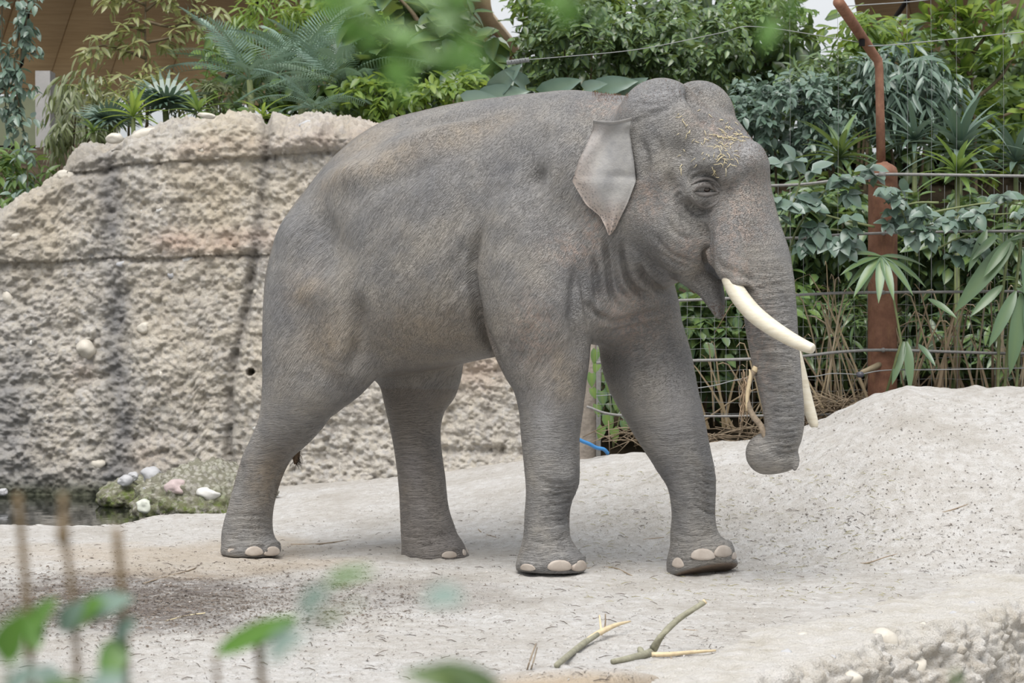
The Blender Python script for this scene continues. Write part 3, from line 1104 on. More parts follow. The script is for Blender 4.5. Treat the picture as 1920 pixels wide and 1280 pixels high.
def tusk(path):
    p = catmull([list(Hw(a, b, c_)) + [r * PXM * 0.97] for a, b, c_, r in path], 8)
    m = MB()
    m.tube(p[:, :3], list(p[:, 3]), 20)
    me = m.mesh('tusk', M_ivory)
    rebase(me, EB)
    return link('tusk', me, elephant)
tusk([(1350, 470, 0.20, 14), (1362, 505, 0.22, 15), (1380, 545, 0.235, 16.5), (1408, 582, 0.25, 16.5), (1442, 610, 0.27, 15), (1480, 634, 0.285, 13), (1508, 648, 0.30, 11), (1521, 653, 0.305, 9.5), (1525, 654.5, 0.305, 7.5)])
tusk([(1438, 480, -0.20, 14), (1452, 540, -0.22, 15), (1473, 610, -0.25, 15), (1493, 680, -0.28, 14.5), (1509, 740, -0.30, 12.5), (1523, 785, -0.31, 10), (1527, 798, -0.31, 7.5), (1527.5, 800, -0.31, 5)])

t = NT('toenail')
v = t.coord()
c = t.ramp(t.noise(v, 14, 4), [(0.3, (0.36, 0.305, 0.26)), (0.7, (0.50, 0.445, 0.39))])
M_nail = t.done(c, 0.55, t.bump(t.noise(t.coord(scale=(1, 1, 0.2)), 160, 3), 0.3, 0.003), 0.4)

def nail(px, py, w, h, tilt=0, push=-0.003, low=True):
    p, n = hit(px, py)
    if p is None:
        return
    if low:
        p = p + Vector((0, 0, -h * 0.30 * PXM))
        h = h * 1.35
        w = w * 1.08
    right = Vector((0, 0, 1)).cross(-n) * -1
    right = Vector((n.y * -1, n.x, 0)).normalized()
    if right.x < 0:
        right = -right
    up = n.cross(right).normalized()
    if up.z < 0:
        up = -up
    # horizontal foreshortening: keep the seen width
    fx = max(0.45, abs(right.x))
    fz = max(0.6, abs(up.z))
    m = MB()
    nu, nv = 16, 7
    vs_, fs = [], []
    rx, ry = w / 2 * PXM / fx, h / 2 * PXM / fz
    dp = min(rx, ry) * 0.22
    for i in range(nv + 1):
        f_ = i / nv
        for k in range(nu):
            a_ = 2 * pi * k / nu
            cr = sin(f_ * pi / 2)
            x_ = cos(a_) * cr
            y_ = sin(a_) * cr
            if y_ < 0:
                y_ *= 0.4
            hgt = cos(f_ * pi / 2) ** 0.7
            x2 = x_ * cos(tilt) - y_ * sin(tilt)
            y2 = x_ * sin(tilt) + y_ * cos(tilt)
            vs_.append(p + right * x2 * rx + up * y2 * ry + n * (dp * hgt + push - 0.012 * (f_ == 1)))
    for i in range(nv):
        for k in range(nu):
            k2 = (k + 1) % nu
            fs.append((i * nu + k, (i + 1) * nu + k, (i + 1) * nu + k2, i * nu + k2))
    m.add(vs_, fs)
    me = m.mesh('toenail', M_nail)
    rebase(me, EB)
    link('toenail', me, elephant)
for a in [(436, 1029, 20, 14), (477, 1031, 32, 20), (511, 1031, 26, 20), (843, 1038, 28, 15), (874, 1031, 20, 20),
          (989, 1062, 26, 14), (1050, 1058, 42, 22), (1088, 1058, 24, 22), (1271, 1052, 20, 22), ]:
    nail(*a)
for a in [(1318, 1044, 46, 32), (1357, 1038, 34, 32), (1378, 1044, 14, 22)]:
    nail(*a, low=False)

# eye with lids
M_eye = simple_mat('eyeball', (0.03, 0.02, 0.015), 0.08, 0.1, spec=0.8)
M_lid = simple_mat('eyelid_skin', (0.19, 0.175, 0.165), 0.55, 0.25, 30, 0.5, 160)
pe, ne = hit(1326, 354)
bm = bmesh.new()
bmesh.ops.create_icosphere(bm, subdivisions=4, radius=0.026)
me = bpy.data.meshes.new('eye')
bm.to_mesh(me)
bm.free()
me.materials.append(M_eye)
me.polygons.foreach_set('use_smooth', [True] * len(me.polygons))
eye = link('eye', me, elephant, pe - EB - ne * 0.016)
def lid(pts, rad, off):
    q = catmull(pts, 5)
    pp = []
    for x, y in q:
        p, n = hit(x, y)
        pp.append(p + n * off)
    k = len(pp)
    m = MB()
    m.tube(pp, [rad * (0.35 + 0.65 * sin(pi * (i + 0.3) / (k - 0.4))) for i in range(k)], 8)
    me = m.mesh('eyelid', M_lid)
    rebase(me, EB)
    link('eyelid', me, elephant)
lid([(1300, 357), (1311, 349), (1325, 346.5), (1338, 351), (1348, 360)], 0.016, 0.005)
lid([(1296, 346), (1310, 337), (1326, 334), (1342, 340), (1352, 352)], 0.011, 0.001)
lid([(1303, 360), (1315, 364), (1330, 364), (1347, 361)], 0.013, 0.003)
lid([(1296, 366), (1308, 382), (1326, 388), (1343, 380), (1350, 366)], 0.012, -0.003)
m = MB()
rnd = random.Random(5)
for i in range(26):
    f_ = i / 25
    x = 1308 + 34 * f_
    y = 350 - 6 * sin(pi * f_)
    p, n = hit(x, y)
    a_ = p + n * 0.014
    m.tube([a_, a_ + n * 0.02 + Vector((0.012 * (f_ - 0.2), 0, -0.010)), a_ + n * 0.03 + Vector((0.022 * (f_ - 0.2), 0, -0.026))], [0.0009, 0.0007, 0.0002], 3, False)
me = m.mesh('eyelashes', simple_mat('lash', (0.05, 0.04, 0.03), 0.6))
rebase(me, EB)
tag(link('eyelashes', me, elephant), kind='stuff')

# tail
q = catmull([list(plane_pt(a, b, c_, EO, NB)) + [r] for a, b, c_, r in
             [(528, 470, 0.02, 0.05), (520, 560, 0.0, 0.045), (530, 660, 0.0, 0.035), (545, 760, 0.02, 0.026), (553, 825, 0.05, 0.022), (555, 852, 0.06, 0.027), (554, 870, 0.06, 0.010)]], 6)
m = MB()
m.tube(q[:, :3], list(q[:, 3]), 12)
M_tail = simple_mat('tail_skin', (0.16, 0.11, 0.07), 0.8, 0.3, 20, 0.5, 90)
me = m.mesh('tail', M_tail)
rebase(me, EB)
tail = link('tail', me, elephant)
m = MB()
for i in range(110):
    p0 = plane_pt(554 + rnd.uniform(-4, 5), rnd.uniform(835, 868), 0.06 + rnd.uniform(-0.02, 0.02), EO, NB)
    d_ = Vector((rnd.uniform(0.2, 1) * (1 if rnd.random() < 0.8 else -1), rnd.uniform(-0.4, 0.4), -0.7)).normalized()
    m.tube([p0, p0 + d_ * 0.03, p0 + d_ * 0.045 + Vector((0, 0, -0.02))], [0.0011, 0.0009, 0.0003], 3, False)
me = m.mesh('tail_hair', simple_mat('hair', (0.05, 0.035, 0.025), 0.6))
rebase(me, EB)
tag(link('tail_hair', me, tail), kind='stuff')

# reddish hair on the nape and crown
m = MB()
def fur(n, box, L, y0=None):
    for i in range(n):
        x, y = rnd.uniform(box[0], box[2]), rnd.uniform(box[1], box[3])
        p, n_ = hit(x, y)
        if p is None:
            continue
        d_ = (n_ + Vector((rnd.uniform(-.5, .5), rnd.uniform(-.3, .3), 0.5))).normalized()
        m.tube([p - n_ * 0.003, p + d_ * L * rnd.uniform(0.5, 1)], [0.0012, 0.0004], 3, False)
fur(260, (1110, 171, 1178, 180), 0.016)
fur(120, (1120, 176, 1178, 192), 0.010)
fur(120, (1180, 150, 1350, 190), 0.012)
fur(120, (1355, 200, 1440, 300), 0.02)
fur(60, (1335, 570, 1356, 600), 0.03)
me = m.mesh('bristles', simple_mat('bristle', (0.20, 0.09, 0.04), 0.6))
rebase(me, EB)
tag(link('bristles', me, elephant), kind='stuff')

# straw on the forehead (a thing lying on the elephant)
M_straw = simple_mat('straw', (0.66, 0.57, 0.36), 0.6, 0.2, 30)
m = MB()
for i in range(120):
    r_ = rnd.random()
    if r_ < 0.5:
        x, y = rnd.gauss(1352, 16), rnd.gauss(275, 22)
    elif r_ < 0.7:
        x, y = rnd.gauss(1385, 16), rnd.gauss(255, 14)
    else:
        x, y = rnd.uniform(1270, 1380), rnd.uniform(205, 320)
    p, n_ = hit(x, y)
    if p is None:
        continue
    tdir = Vector((rnd.gauss(0, 1), rnd.gauss(0, .5), rnd.gauss(0, 1)))
    tdir = (tdir - n_ * tdir.dot(n_)).normalized()
    L = rnd.uniform(0.012, 0.045)
    k = n_.cross(tdir) * rnd.uniform(-0.3, 0.3)
    m.tube([p + n_ * 0.004, p + n_ * 0.007 + (tdir + k).normalized() * L * 0.5, p + n_ * 0.004 + tdir * L], 0.0019, 4)
ob = m.build('straw', M_straw)
tag(ob, 'dry yellow straw bits scattered over the elephant forehead', 'straw', kind='stuff')

# branch carried in the trunk
M_bark = simple_mat('bark', (0.30, 0.24, 0.175), 0.85, 0.3, 25, 0.5, 90)
M_cutwood = simple_mat('cut_wood', (0.62, 0.50, 0.32), 0.7, 0.15, 30)
yt = hY(1436, 850) + 0.055
br = empty('held_branch', P(1437, 820, yt), 'short peeled branch held in the curl of the elephant trunk', 'branch')
def px_tube(pts, Y, name, mat, parent, org, seg=8, jit=0):
    q = catmull([list(P(a, b, Y + (d if len(x_) > 0 else 0))) + [r * Y / F] for (a, b, r, d) in pts for x_ in ((1,),)], 4)
    m = MB()
    m.tube(q[:, :3], list(q[:, 3]), seg)
    me = m.mesh(name, mat)
    rebase(me, org)
    return link(name, me, parent)
px_tube([(1448, 850, 6, 0.02), (1436, 820, 6.5, 0), (1426, 797, 6, 0), (1410, 776, 6, 0), (1401, 748, 5, 0), (1403, 722, 5.2, 0), (1410, 702, 6, 0), (1418, 689, 6.2, 0)], yt, 'stem', M_bark, br, br.location)
px_tube([(1414, 696, 6.4, -0.002), (1418.5, 688, 6.5, -0.002)], yt, 'cut_end', M_cutwood, br, br.location)
px_tube([(1400, 770, 2.5, 0), (1402, 735, 4, -0.01), (1407, 706, 3.5, -0.01), (1405, 692, 1.2, -0.01)], yt, 'side_stub', M_cutwood, br, br.location)
m = MB()
for i in range(34):
    x = rnd.uniform(1388, 1408)
    y0 = rnd.uniform(690, 740)
    L = rnd.uniform(25, 75)
    pts_ = [P(x + rnd.uniform(-3, 3) - (6 if k > 1 else 0) * rnd.random(), y0 + L * k / 4, yt + rnd.uniform(-.02, .03)) for k in range(5)]
    m.tube(pts_, [0.002, 0.0025, 0.002, 0.0016, 0.0006], 4)
me = m.mesh('bark_strips', simple_mat('bark_strip', (0.40, 0.29, 0.19), 0.8, 0.3))
rebase(me, br.location)
tag(link('bark_strips', me, br), kind='stuff')
# ------------------------------------------------------------------ rock wall built of cast conglomerate blocks
WPX = np.array([-1000, 0, 400, 700, 900, 1108], float)
WY = np.array([21.6, 20.6, 20.2, 19.8, 19.5, 19.2], float)
TPX = np.array([-1000, -300, -120, 0, 60, 98, 120, 145, 195, 245, 280, 330, 400, 470, 490, 540, 575, 620, 680, 760, 900, 1020, 1060, 1085, 1108], float)
TPY = np.array([560, 480, 430, 388, 352, 330, 300, 278, 264, 247, 234, 223, 214, 213, 227, 236, 229, 236, 246, 262, 300, 400, 520, 620, 650], float)
V1 = np.array([(205, 150), (207, 300), (215, 400), (205, 480), (222, 560), (215, 650), (230, 800), (215, 960)], float)
V2 = np.array([(502, 150), (500, 235), (497, 300), (490, 400), (478, 480), (465, 560), (445, 650), (432, 730), (425, 960)], float)
V3 = np.array([(800, 150), (790, 500), (780, 700), (770, 960)], float)
H1 = np.array([(-1000, 335), (98, 318), (150, 322), (210, 312), (300, 305), (400, 298), (500, 290), (640, 280), (1100, 290)], float)
H2 = np.array([(-1000, 505), (0, 492), (100, 492), (215, 482), (300, 484), (400, 480), (480, 478), (560, 470), (1100, 460)], float)
H3 = np.array([(-1000, 735), (0, 720), (120, 712), (216, 704), (300, 765), (340, 762), (430, 738), (490, 718), (700, 700), (1100, 690)], float)
H4 = np.array([(-1000, 820), (0, 812), (100, 800), (230, 812), (300, 860), (430, 850), (700, 845), (1100, 840)], float)

NU, NF, NT_ = 780, 330, 36
upx = np.concatenate([np.linspace(-1000, -300, 221)[:-1], np.linspace(-300, 1108, 560)])
wy = np.interp(upx, WPX, WY)
tpy = np.interp(upx, TPX, TPY) + 5 * fbm(np.stack([upx / 22, upx * 0, upx * 0], 1), 3, 8)
ux = (upx - 960) / F * wy
ztop = CAMZ - (tpy - 563) / F * wy
zbot = gz(ux, wy - 0.2, False) - 0.25
f_ = np.linspace(0, 1, NF)
Xf = np.repeat(ux[:, None], NF, 1)
Zf = zbot[:, None] + (ztop - zbot)[:, None] * f_[None]
Yf = wy[:, None] + 0.22 * f_[None] ** 1.5 - 0.25 * np.clip(1 - f_[None] * 5, 0, 1) ** 2
# rounded shoulder at the top
rs = np.clip((f_[None] - 0.95) / 0.05, 0, 1)
Yf = Yf + 0.12 * rs ** 3
g2 = np.linspace(0, 1, NT_ + 1)[1:]
Xt = np.repeat(ux[:, None], NT_, 1)
Yt = (wy[:, None] + 0.34) + 1.3 * g2[None]
Zt = ztop[:, None] + 0.05 * np.sin(g2[None] * pi * 0.8) + 0 * Xt
Xw = np.concatenate([Xf, Xt], 1)
Yw = np.concatenate([Yf, Yt], 1)
Zw = np.concatenate([Zf, Zt], 1)
PW = np.stack([Xw, Yw, Zw], -1).reshape(-1, 3)
kf = np.concatenate([np.ones(NF), np.zeros(NT_)])
kf[NF - 8:NF] = np.linspace(1, 0.3, 8)
KF = np.repeat(kf[None], NU, 0).ravel()
wpx, wpy = project(PW)
wpyf = wpy.copy()

def yat(H_, x):
    return np.interp(x, H_[:, 0], H_[:, 1])
def xat(V_, y):
    return np.interp(y, V_[:, 1], V_[:, 0])
def g1(d, w):
    return np.exp(-(d / w) ** 2)
wob = 5 * fbm(PW * 3.0, 3, 40)
dH = [wpyf - yat(h_, wpx) + wob for h_ in (H1, H2, H3, H4)]
dV = [wpx - xat(v_, wpyf) + wob for v_ in (V1, V2, V3)]
disp = 0.09 * fbm(PW * 1.1, 3, 11) + 0.05 * fbm(PW * 3.7, 3, 12)
wa, wid = worley(PW * np.array([13, 13, 14]), 50)
wb_, wid2 = worley(PW * np.array([30, 30, 32]), 55)
disp += 0.038 * np.clip(1 - wa * 1.35, -0.4, 1) + 0.024 * np.clip(1 - wb_ * 1.3, -0.5, 1)
disp += 0.040 * fbm(PW * np.array([8, 8, 9]), 4, 13) - 0.03 * np.clip(fbm(PW * 16, 3, 17), 0, 1) * 2
gm = np.clip(0.75 + 0.9 * fbm(PW * 2.3, 3, 44), 0.15, 1.2)
gro = (0.07 * g1(dH[0], 12) + 0.055 * g1(dH[1], 9) + 0.035 * g1(dH[2], 8) * sstep(wpx, 260, 180) + 0.02 * g1(dH[2], 8) + 0.02 * g1(dH[3], 8)) * gm
gro += 0.10 * g1(dV[0], 26) * gm + (0.10 * g1(dV[1], 9) + 0.05 * g1(dV[2], 10)) * np.clip(gm + 0.3, 0.5, 1.2)
# overhanging bulge above each level joint
for dh in dH[:2]:
    disp += 0.05 * np.clip(1 + dh / 60, 0, 1) * (dh < 0)
disp -= gro
blk_c = (wpx > xat(V1, wpyf)).astype(int) + (wpx > xat(V2, wpyf)) + (wpx > xat(V3, wpyf))
blk_r = sum((wpyf > yat(h_, wpx)).astype(int) for h_ in (H1, H2, H3, H4))
blk = blk_r * 4 + blk_c
brn = np.array([random.Random(i * 7 + 1).uniform(-0.03, 0.04) for i in range(20)])
# smooth block offsets through the joints
disp += brn[blk] * np.clip(np.minimum.reduce([np.abs(q) for q in dH] + [np.abs(q) for q in dV]) / 12, 0, 1)
# drill hole
hole = g1(np.hypot(wpx - 470, wpy - 697), 6.0)
disp -= 0.22 * hole * (hole > 0.2)
NW = np.zeros_like(PW)
NW[:, 1] = -KF
NW[:, 2] = np.sqrt(np.clip(1 - KF ** 2, 0, 1))
PW2 = PW + NW * disp[:, None]
faces = grid_faces(NU, NF + NT_)[:, ::-1]
fblk = blk[faces[:, 0]]
fblk[(KF[faces[:, 0]] < 0.5)] = blk_c[faces[:, 0]][(KF[faces[:, 0]] < 0.5)]

warm = np.clip(0.5 * g1(wpx - 420, 90) + 0.4 * g1(wpx - 110, 70) + 0.8 * fbm(PW * 1.6, 3, 70), 0, 1) * (0.4 + 0.6 * sstep(wpy, 860, 500))
pinkw = np.clip(1.1 * np.clip(g1(dH[1] + 26, 24), 0, 1) * sstep(wpx, 230, 330) + 0.6 * g1(dH[0] + 20, 18) * sstep(wpx, 280, 380)
                + 0.8 * g1(np.hypot((wpx - 905), (wpy - 690) * 1.5), 60) + 0.5 * g1(np.hypot(wpx - 280, wpy - 850), 45)
                + 0.5 * g1(np.hypot(wpx - 150, wpy - 700), 25), 0, 1) * (0.6 + 0.6 * fbm(PW * 5, 2, 71))
stain = np.clip(0.95 * g1(dV[0] + 3, 26) * sstep(wpy, 250, 330) + 0.75 * g1(wpx - 20, 40) * sstep(wpy, 600, 700) + 0.5 * g1(wpx - 140, 60) * sstep(wpy, 450, 330)
                + 0.55 * g1(dV[1], 13) + 0.3 * sstep(wpx, 130, 40) + 0.5 * sstep(wpy, 840, 900) * sstep(wpx, 400, 250), 0, 1) * np.clip(0.75 + 0.6 * fbm(PW * 4, 3, 72), 0, 1)
wet = sstep(wpy, 885, 925) * sstep(wpx, 330, 200)
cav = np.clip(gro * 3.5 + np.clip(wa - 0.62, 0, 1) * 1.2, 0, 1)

t = NT('conglomerate_rock')
v = t.coord()
pcol = t.voro(v, 26, 'F1', 'Color', 1.0)
pd = t.voro(v, 26, 'F1', 'Distance', 1.0)
pd2 = t.voro(v, 62, 'F1', 'Distance', 1.0)
n1 = t.noise(v, 2.5, 6, 0.7)
c = t.ramp(n1, [(0.3, (0.43, 0.395, 0.345)), (0.5, (0.56, 0.52, 0.46)), (0.72, (0.67, 0.635, 0.575))])
sep = t.n('ShaderNodeSeparateColor')
t.l(pcol, sep.inputs[0])
pc_ = t.ramp(sep.outputs[0], [(0.0, (0.40, 0.37, 0.35)), (0.3, (0.60, 0.56, 0.50)), (0.6, (0.74, 0.68, 0.57)), (0.85, (0.80, 0.77, 0.72)), (1.0, (0.50, 0.50, 0.51))])
c = t.mix(0.42, c, pc_)
c = t.mix(t.math('MULTIPLY', t.attr('warm'), 0.55), c, (0.72, 0.585, 0.37))
c = t.mix(t.math('MULTIPLY', t.attr('pinkw'), 0.6), c, (0.55, 0.36, 0.27))
c = t.mix(t.math('MULTIPLY', t.attr('stain'), 0.78), c, (0.24, 0.245, 0.26))
c = t.mix(t.math('MULTIPLY', t.attr('wet'), 0.85), c, (0.055, 0.065, 0.030))
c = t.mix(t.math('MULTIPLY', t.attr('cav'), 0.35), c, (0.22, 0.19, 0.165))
c = t.mix(t.ramp(t.noise(v, 30, 5, 0.8), [(0.32, 0.5), (0.43, 0.0)]), c, (0.21, 0.185, 0.16))
nm = t.bump(t.noise(v, 34, 6, 0.8), 0.8, 0.04)
nm = t.bump(pd, -0.6, 0.03, nm)
nm = t.bump(pd2, -0.6, 0.02, nm)
M_rock = t.done(c, 0.92, nm, 0.2)

WO = Vector((-1.5, 20.2, 0.0))
wall = empty('wall_back', WO)
wall['kind'] = 'structure'
order = sorted(set(fblk.tolist()))
for b_ in order:
    ff = faces[fblk == b_]
    used = np.unique(ff)
    remap = np.full(len(PW2), -1)
    remap[used] = np.arange(len(used))
    me = mesh_np('rock_block', PW2[used] - np.array(WO), remap[ff], (M_rock,))
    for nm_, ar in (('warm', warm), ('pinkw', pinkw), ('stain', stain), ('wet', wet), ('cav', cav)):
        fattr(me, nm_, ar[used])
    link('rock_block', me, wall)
# back of the wall
m = MB()
idx = range(0, NU, 20)
vv, ff = [], []
for n_, i in enumerate(idx):
    vv += [(ux[i], wy[i] + 1.62, ztop[i] - 0.05), (ux[i], wy[i] + 1.75, zbot[i])]
    if n_:
        ff.append((2 * n_ - 2, 2 * n_ - 1, 2 * n_ + 1, 2 * n_))
i = NU - 1
k = len(vv)
vv += [(ux[i], wy[i] - 0.05, zbot[i]), (ux[i], wy[i] - 0.05, ztop[i]), (ux[i] + 0.02, wy[i] + 1.65, ztop[i]), (ux[i] + 0.02, wy[i] + 1.65, zbot[i])]
ff.append((k, k + 1, k + 2, k + 3))
m.add(vv, ff)
me = m.mesh('rock_core', M_rock)
rebase(me, WO)
link('rock_core', me, wall)
WBV = BVHTree.FromPolygons([Vector(p) for p in PW2], [tuple(int(a) for a in q) for q in faces])

def wall_hit(px, py):
    r = WBV.ray_cast(Vector((0, 0, CAMZ)), ray(px, py).normalized())
    return (r[0], r[1]) if r[0] is not None else (P(px, py, 20), Vector((0, -1, 0)))

def stone_mesh(name, seed, sx, sy, sz, rough=0.08, sub=3, mat=None, freq=2.0, facet=0.0):
    bm = bmesh.new()
    bmesh.ops.create_icosphere(bm, subdivisions=sub, radius=1)
    co = np.array([v_.co for v_ in bm.verts])
    r = 1 + rough * 2.2 * fbm(co * freq * 0.5 + seed * 7.1, 2, seed) + rough * fbm(co * freq + seed * 3.7, 3, seed + 5)
    rg = np.random.RandomState(seed)
    for _ in range(int(facet * 10)):
        n_ = rg.normal(size=3)
        n_ /= np.linalg.norm(n_)
        dpt = co @ n_
        r = np.where(dpt > 0.72, r * 0.72 / dpt, r)
    co = co * r[:, None] * np.array([sx, sy, sz])
    for v_, c_ in zip(bm.verts, co):
        v_.co = c_
    me = bpy.data.meshes.new(name)
    bm.to_mesh(me)
    bm.free()
    me.polygons.foreach_set('use_smooth', [True] * len(me.polygons))
    if mat:
        me.materials.append(mat)
    return me

M_peb = [simple_mat('pebble_cream', (0.56, 0.52, 0.45), 0.6, 0.15, 6, 0.3, 40), simple_mat('pebble_grey', (0.42, 0.42, 0.43), 0.6, 0.12, 6, 0.3, 40),
         simple_mat('pebble_white', (0.60, 0.59, 0.56), 0.6, 0.08, 6, 0.3, 40), simple_mat('pebble_pink', (0.47, 0.38, 0.37), 0.65, 0.12, 6, 0.3, 40)]
for i, (x, y, rx, ry, mi) in enumerate([(272, 252, 30, 15, 0), (126, 326, 22, 12, 0), (214, 257, 17, 10, 0), (27, 443, 12, 13, 0), (16, 558, 14, 21, 0),
        (160, 652, 19, 19, 0), (357, 485, 17, 9, 2), (231, 493, 15, 8, 1), (270, 612, 14, 11, 0), (255, 620, 9, 8, 0), (264, 398, 7, 10, 2), (341, 640, 9, 11, 0),
        (378, 278, 10, 7, 0), (571, 231, 18, 8, 1), (183, 868, 15, 10, 0), (935, 703, 17, 7, 2), (298, 390, 9, 7, 2), (352, 382, 7, 6, 2), (482, 545, 8, 6, 0),
        (505, 533, 6, 5, 2), (322, 513, 10, 9, 1), (308, 415, 6, 5, 0), (386, 214, 18, 6, 0), (130, 560, 7, 5, 1), (60, 640, 8, 6, 2), (590, 330, 8, 6, 0),
        (545, 300, 7, 6, 2), (390, 560, 7, 6, 0), (300, 700, 8, 7, 0), (380, 690, 7, 6, 2), (90, 780, 9, 6, 2), (330, 800, 8, 7, 0), (480, 800, 9, 7, 2), (640, 800, 9, 7, 0)]):
    p, n = wall_hit(x, y)
    s_ = 20.2 / F
    me = stone_mesh('stone', 100 + i, rx * s_, min(rx, ry) * s_ * 1.1, ry * s_, 0.10, 3, M_peb[mi], 2.0, 0.3)
    o = link('stone', me, wall, p + Vector((0, 0.035, -0.01)) - WO)
    o.rotation_euler = (0, radians((i * 37) % 24 - 12), 0)
m = MB()
hp, hn = wall_hit(470, 697)
m.tube([hp + Vector((0, -0.03, 0)), hp + Vector((0, 0.3, 0))], 0.042, 16)
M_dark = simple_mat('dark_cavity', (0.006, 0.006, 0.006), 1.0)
# near-black closed tube added to paint the shade inside the hole
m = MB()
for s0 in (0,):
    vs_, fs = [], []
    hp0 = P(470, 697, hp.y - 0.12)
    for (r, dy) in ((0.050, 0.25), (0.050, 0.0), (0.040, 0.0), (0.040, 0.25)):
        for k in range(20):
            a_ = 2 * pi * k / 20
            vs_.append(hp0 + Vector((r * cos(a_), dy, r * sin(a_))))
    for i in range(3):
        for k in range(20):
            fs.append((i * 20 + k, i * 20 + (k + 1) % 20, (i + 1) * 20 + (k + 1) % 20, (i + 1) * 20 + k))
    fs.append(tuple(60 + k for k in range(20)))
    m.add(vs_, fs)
me = m.mesh('hole_dark_liner', M_dark)
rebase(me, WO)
link('hole_dark_liner', me, wall)

# ------------------------------------------------------------------ pool
t = NT('pool_water')
v = t.coord()
t.b.inputs['Transmission Weight'].default_value = 0.55
M_water = t.done((0.035, 0.04, 0.030), 0.04, t.bump(t.noise(v, 5, 3), 0.12, 0.02), 0.5)
m = MB()
k = 64
cx_, cy_ = -4.42, 18.95
m.add([(cx_, cy_, 0)] + [(cx_ + 2.5 * cos(2 * pi * i / k), cy_ + 1.9 * sin(2 * pi * i / k), 0) for i in range(k)], [(0, 1 + i, 1 + (i + 1) % k) for i in range(k)])
me = m.mesh('pool_water', M_water)
WZ = -0.075
rebase(me, (cx_, cy_, 0))
tag(link('pool_water', me, None, (cx_, cy_, WZ)), 'dark still pool water at the foot of the rock wall', 'water', kind='stuff')

# mossy bank at the pool
t = NT('mossy_rock')
v = t.coord()
c = t.ramp(t.noise(v, 9, 6, 0.8), [(0.3, (0.22, 0.21, 0.18)), (0.5, (0.40, 0.38, 0.34)), (0.7, (0.58, 0.56, 0.51))])
geo = t.n('ShaderNodeSeparateXYZ')
t.l(t.n('ShaderNodeTexCoord').outputs['Object'], geo.inputs[0])
low = t.ramp(geo.outputs[2], [(0.0, 1.0), (0.22, 0.0)])
mos = t.math('MULTIPLY', t.math('ADD', low, 0.30), t.ramp(t.noise(v, 9, 6, 0.75), [(0.42, 0.0), (0.56, 1.0)]), True)
c = t.mix(mos, c, (0.12, 0.15, 0.045))
pm_ = t.voro(v, 24)
c = t.mix(t.ramp(pm_, [(0.35, 0.0), (0.6, 0.7)]), c, (0.13, 0.125, 0.08))
nm = t.bump(pm_, -1.0, 0.05)
M_moss = t.done(c, 0.9, t.bump(t.noise(v, 60, 4, 0.7), 0.7, 0.02, nm), 0.2)

def rough_lump(name, px, pyb, Y, rx, ry, rz, label, cat, seed, mat, amp=0.05):
    bm = bmesh.new()
    bmesh.ops.create_icosphere(bm, subdivisions=6, radius=1)
    co = np.array([v_.co for v_ in bm.verts])
    r = 1 + 0.16 * fbm(co * 1.3, 3, seed)
    base = co * r[:, None] * np.array([rx, ry, rz])
    a_, _ = worley(base * 13, seed)
    b2, _ = worley(base * 30, seed + 3)
    dd_ = amp * (1 - a_ * 1.4) + amp * 0.45 * (1 - b2 * 1.3) + 0.05 * fbm(base * 5, 3, seed)
    base = base + co * dd_[:, None]
    for v_, c_ in zip(bm.verts, base):
        v_.co = c_
    me = bpy.data.meshes.new(name)
    bm.to_mesh(me)
    bm.free()
    me.polygons.foreach_set('use_smooth', [True] * len(me.polygons))
    me.materials.append(mat)
    o = link(name, me, None, P(px, pyb, Y))
    return tag(o, label, cat)
bank = rough_lump('mossy_rock', 388, 950, 18.85, 0.56, 0.70, 0.32, 'mossy pebbly rock bank between the pool and hind leg', 'rock', 5, M_moss, 0.06)
o = rough_lump('mossy_rock', 250, 930, 19.65, 0.24, 0.40, 0.14, 'low damp green rock in the corner where wall meets pool', 'rock', 9, M_moss, 0.03)

bpy.context.view_layer.update()
BKV = BVHTree.FromPolygons([bank.location + v_.co for v_ in bank.data.vertices], [tuple(p_.vertices) for p_ in bank.data.polygons])

def stone(px, py, Y, rx, ry, label, mi, seed, facet=0.5, dz=0):
    r_ = BKV.ray_cast(Vector((0, 0, CAMZ)), ray(px, py).normalized())
    if r_[0] is not None:
        Y = r_[0].y + 0.02
    s_ = Y / F
    me = stone_mesh('stone', seed, rx * s_, rx * s_ * 0.8, ry * s_, 0.12, 4, M_peb[mi] if isinstance(mi, int) else mi, 1.8, facet)
    o = link('stone', me, None, P(px, py, Y) + Vector((0, 0, dz)))
    return tag(o, label, 'stone', 'stones by the pool')
M_mossstone = simple_mat('algae_stone', (0.55, 0.57, 0.50), 0.6, 0.2, 6, 0.3, 30)
stone(283, 893, 19.0, 22, 19, 'grey rounded boulder wedged above the mossy bank', 1, 11)
stone(333, 914, 18.45, 24, 17, 'pinkish stone set into the mossy rock bank', 3, 12)
stone(390, 927, 18.22, 22, 14, 'smooth white stone embedded in the mossy bank by the leg', 2, 13)
stone(271, 949, 18.1, 17, 14, 'white stone standing in the water at the pool edge', M_mossstone, 14)
stone(235, 901, 19.3, 15, 11, 'dull grey stone in the wall corner beside the boulder', 1, 15)
stone(250, 893, 19.4, 10, 9, 'small grey stone tucked against the big boulder', 1, 16)
stone(270, 920, 18.7, 5, 7, 'tiny upright grey stone below the boulder', 1, 17)
stone(155, 991, 17.25, 24, 7, 'flat white stone on the near shore, between two stems', 2, 18)
stone(178, 992, 17.2, 12, 6, 'small pale shore stone beside the flat white one', 2, 19)
stone(75, 990, 17.3, 24, 6, 'flat pale stone leftmost on the near pool shore', 2, 20)
stone(5, 922, 19.6, 10, 8, 'dark grey stone in the water at the far left edge', 1, 21)
stone(352, 966, 17.9, 12, 4, 'thin pale stone at the foot of the mossy bank', 2, 22)

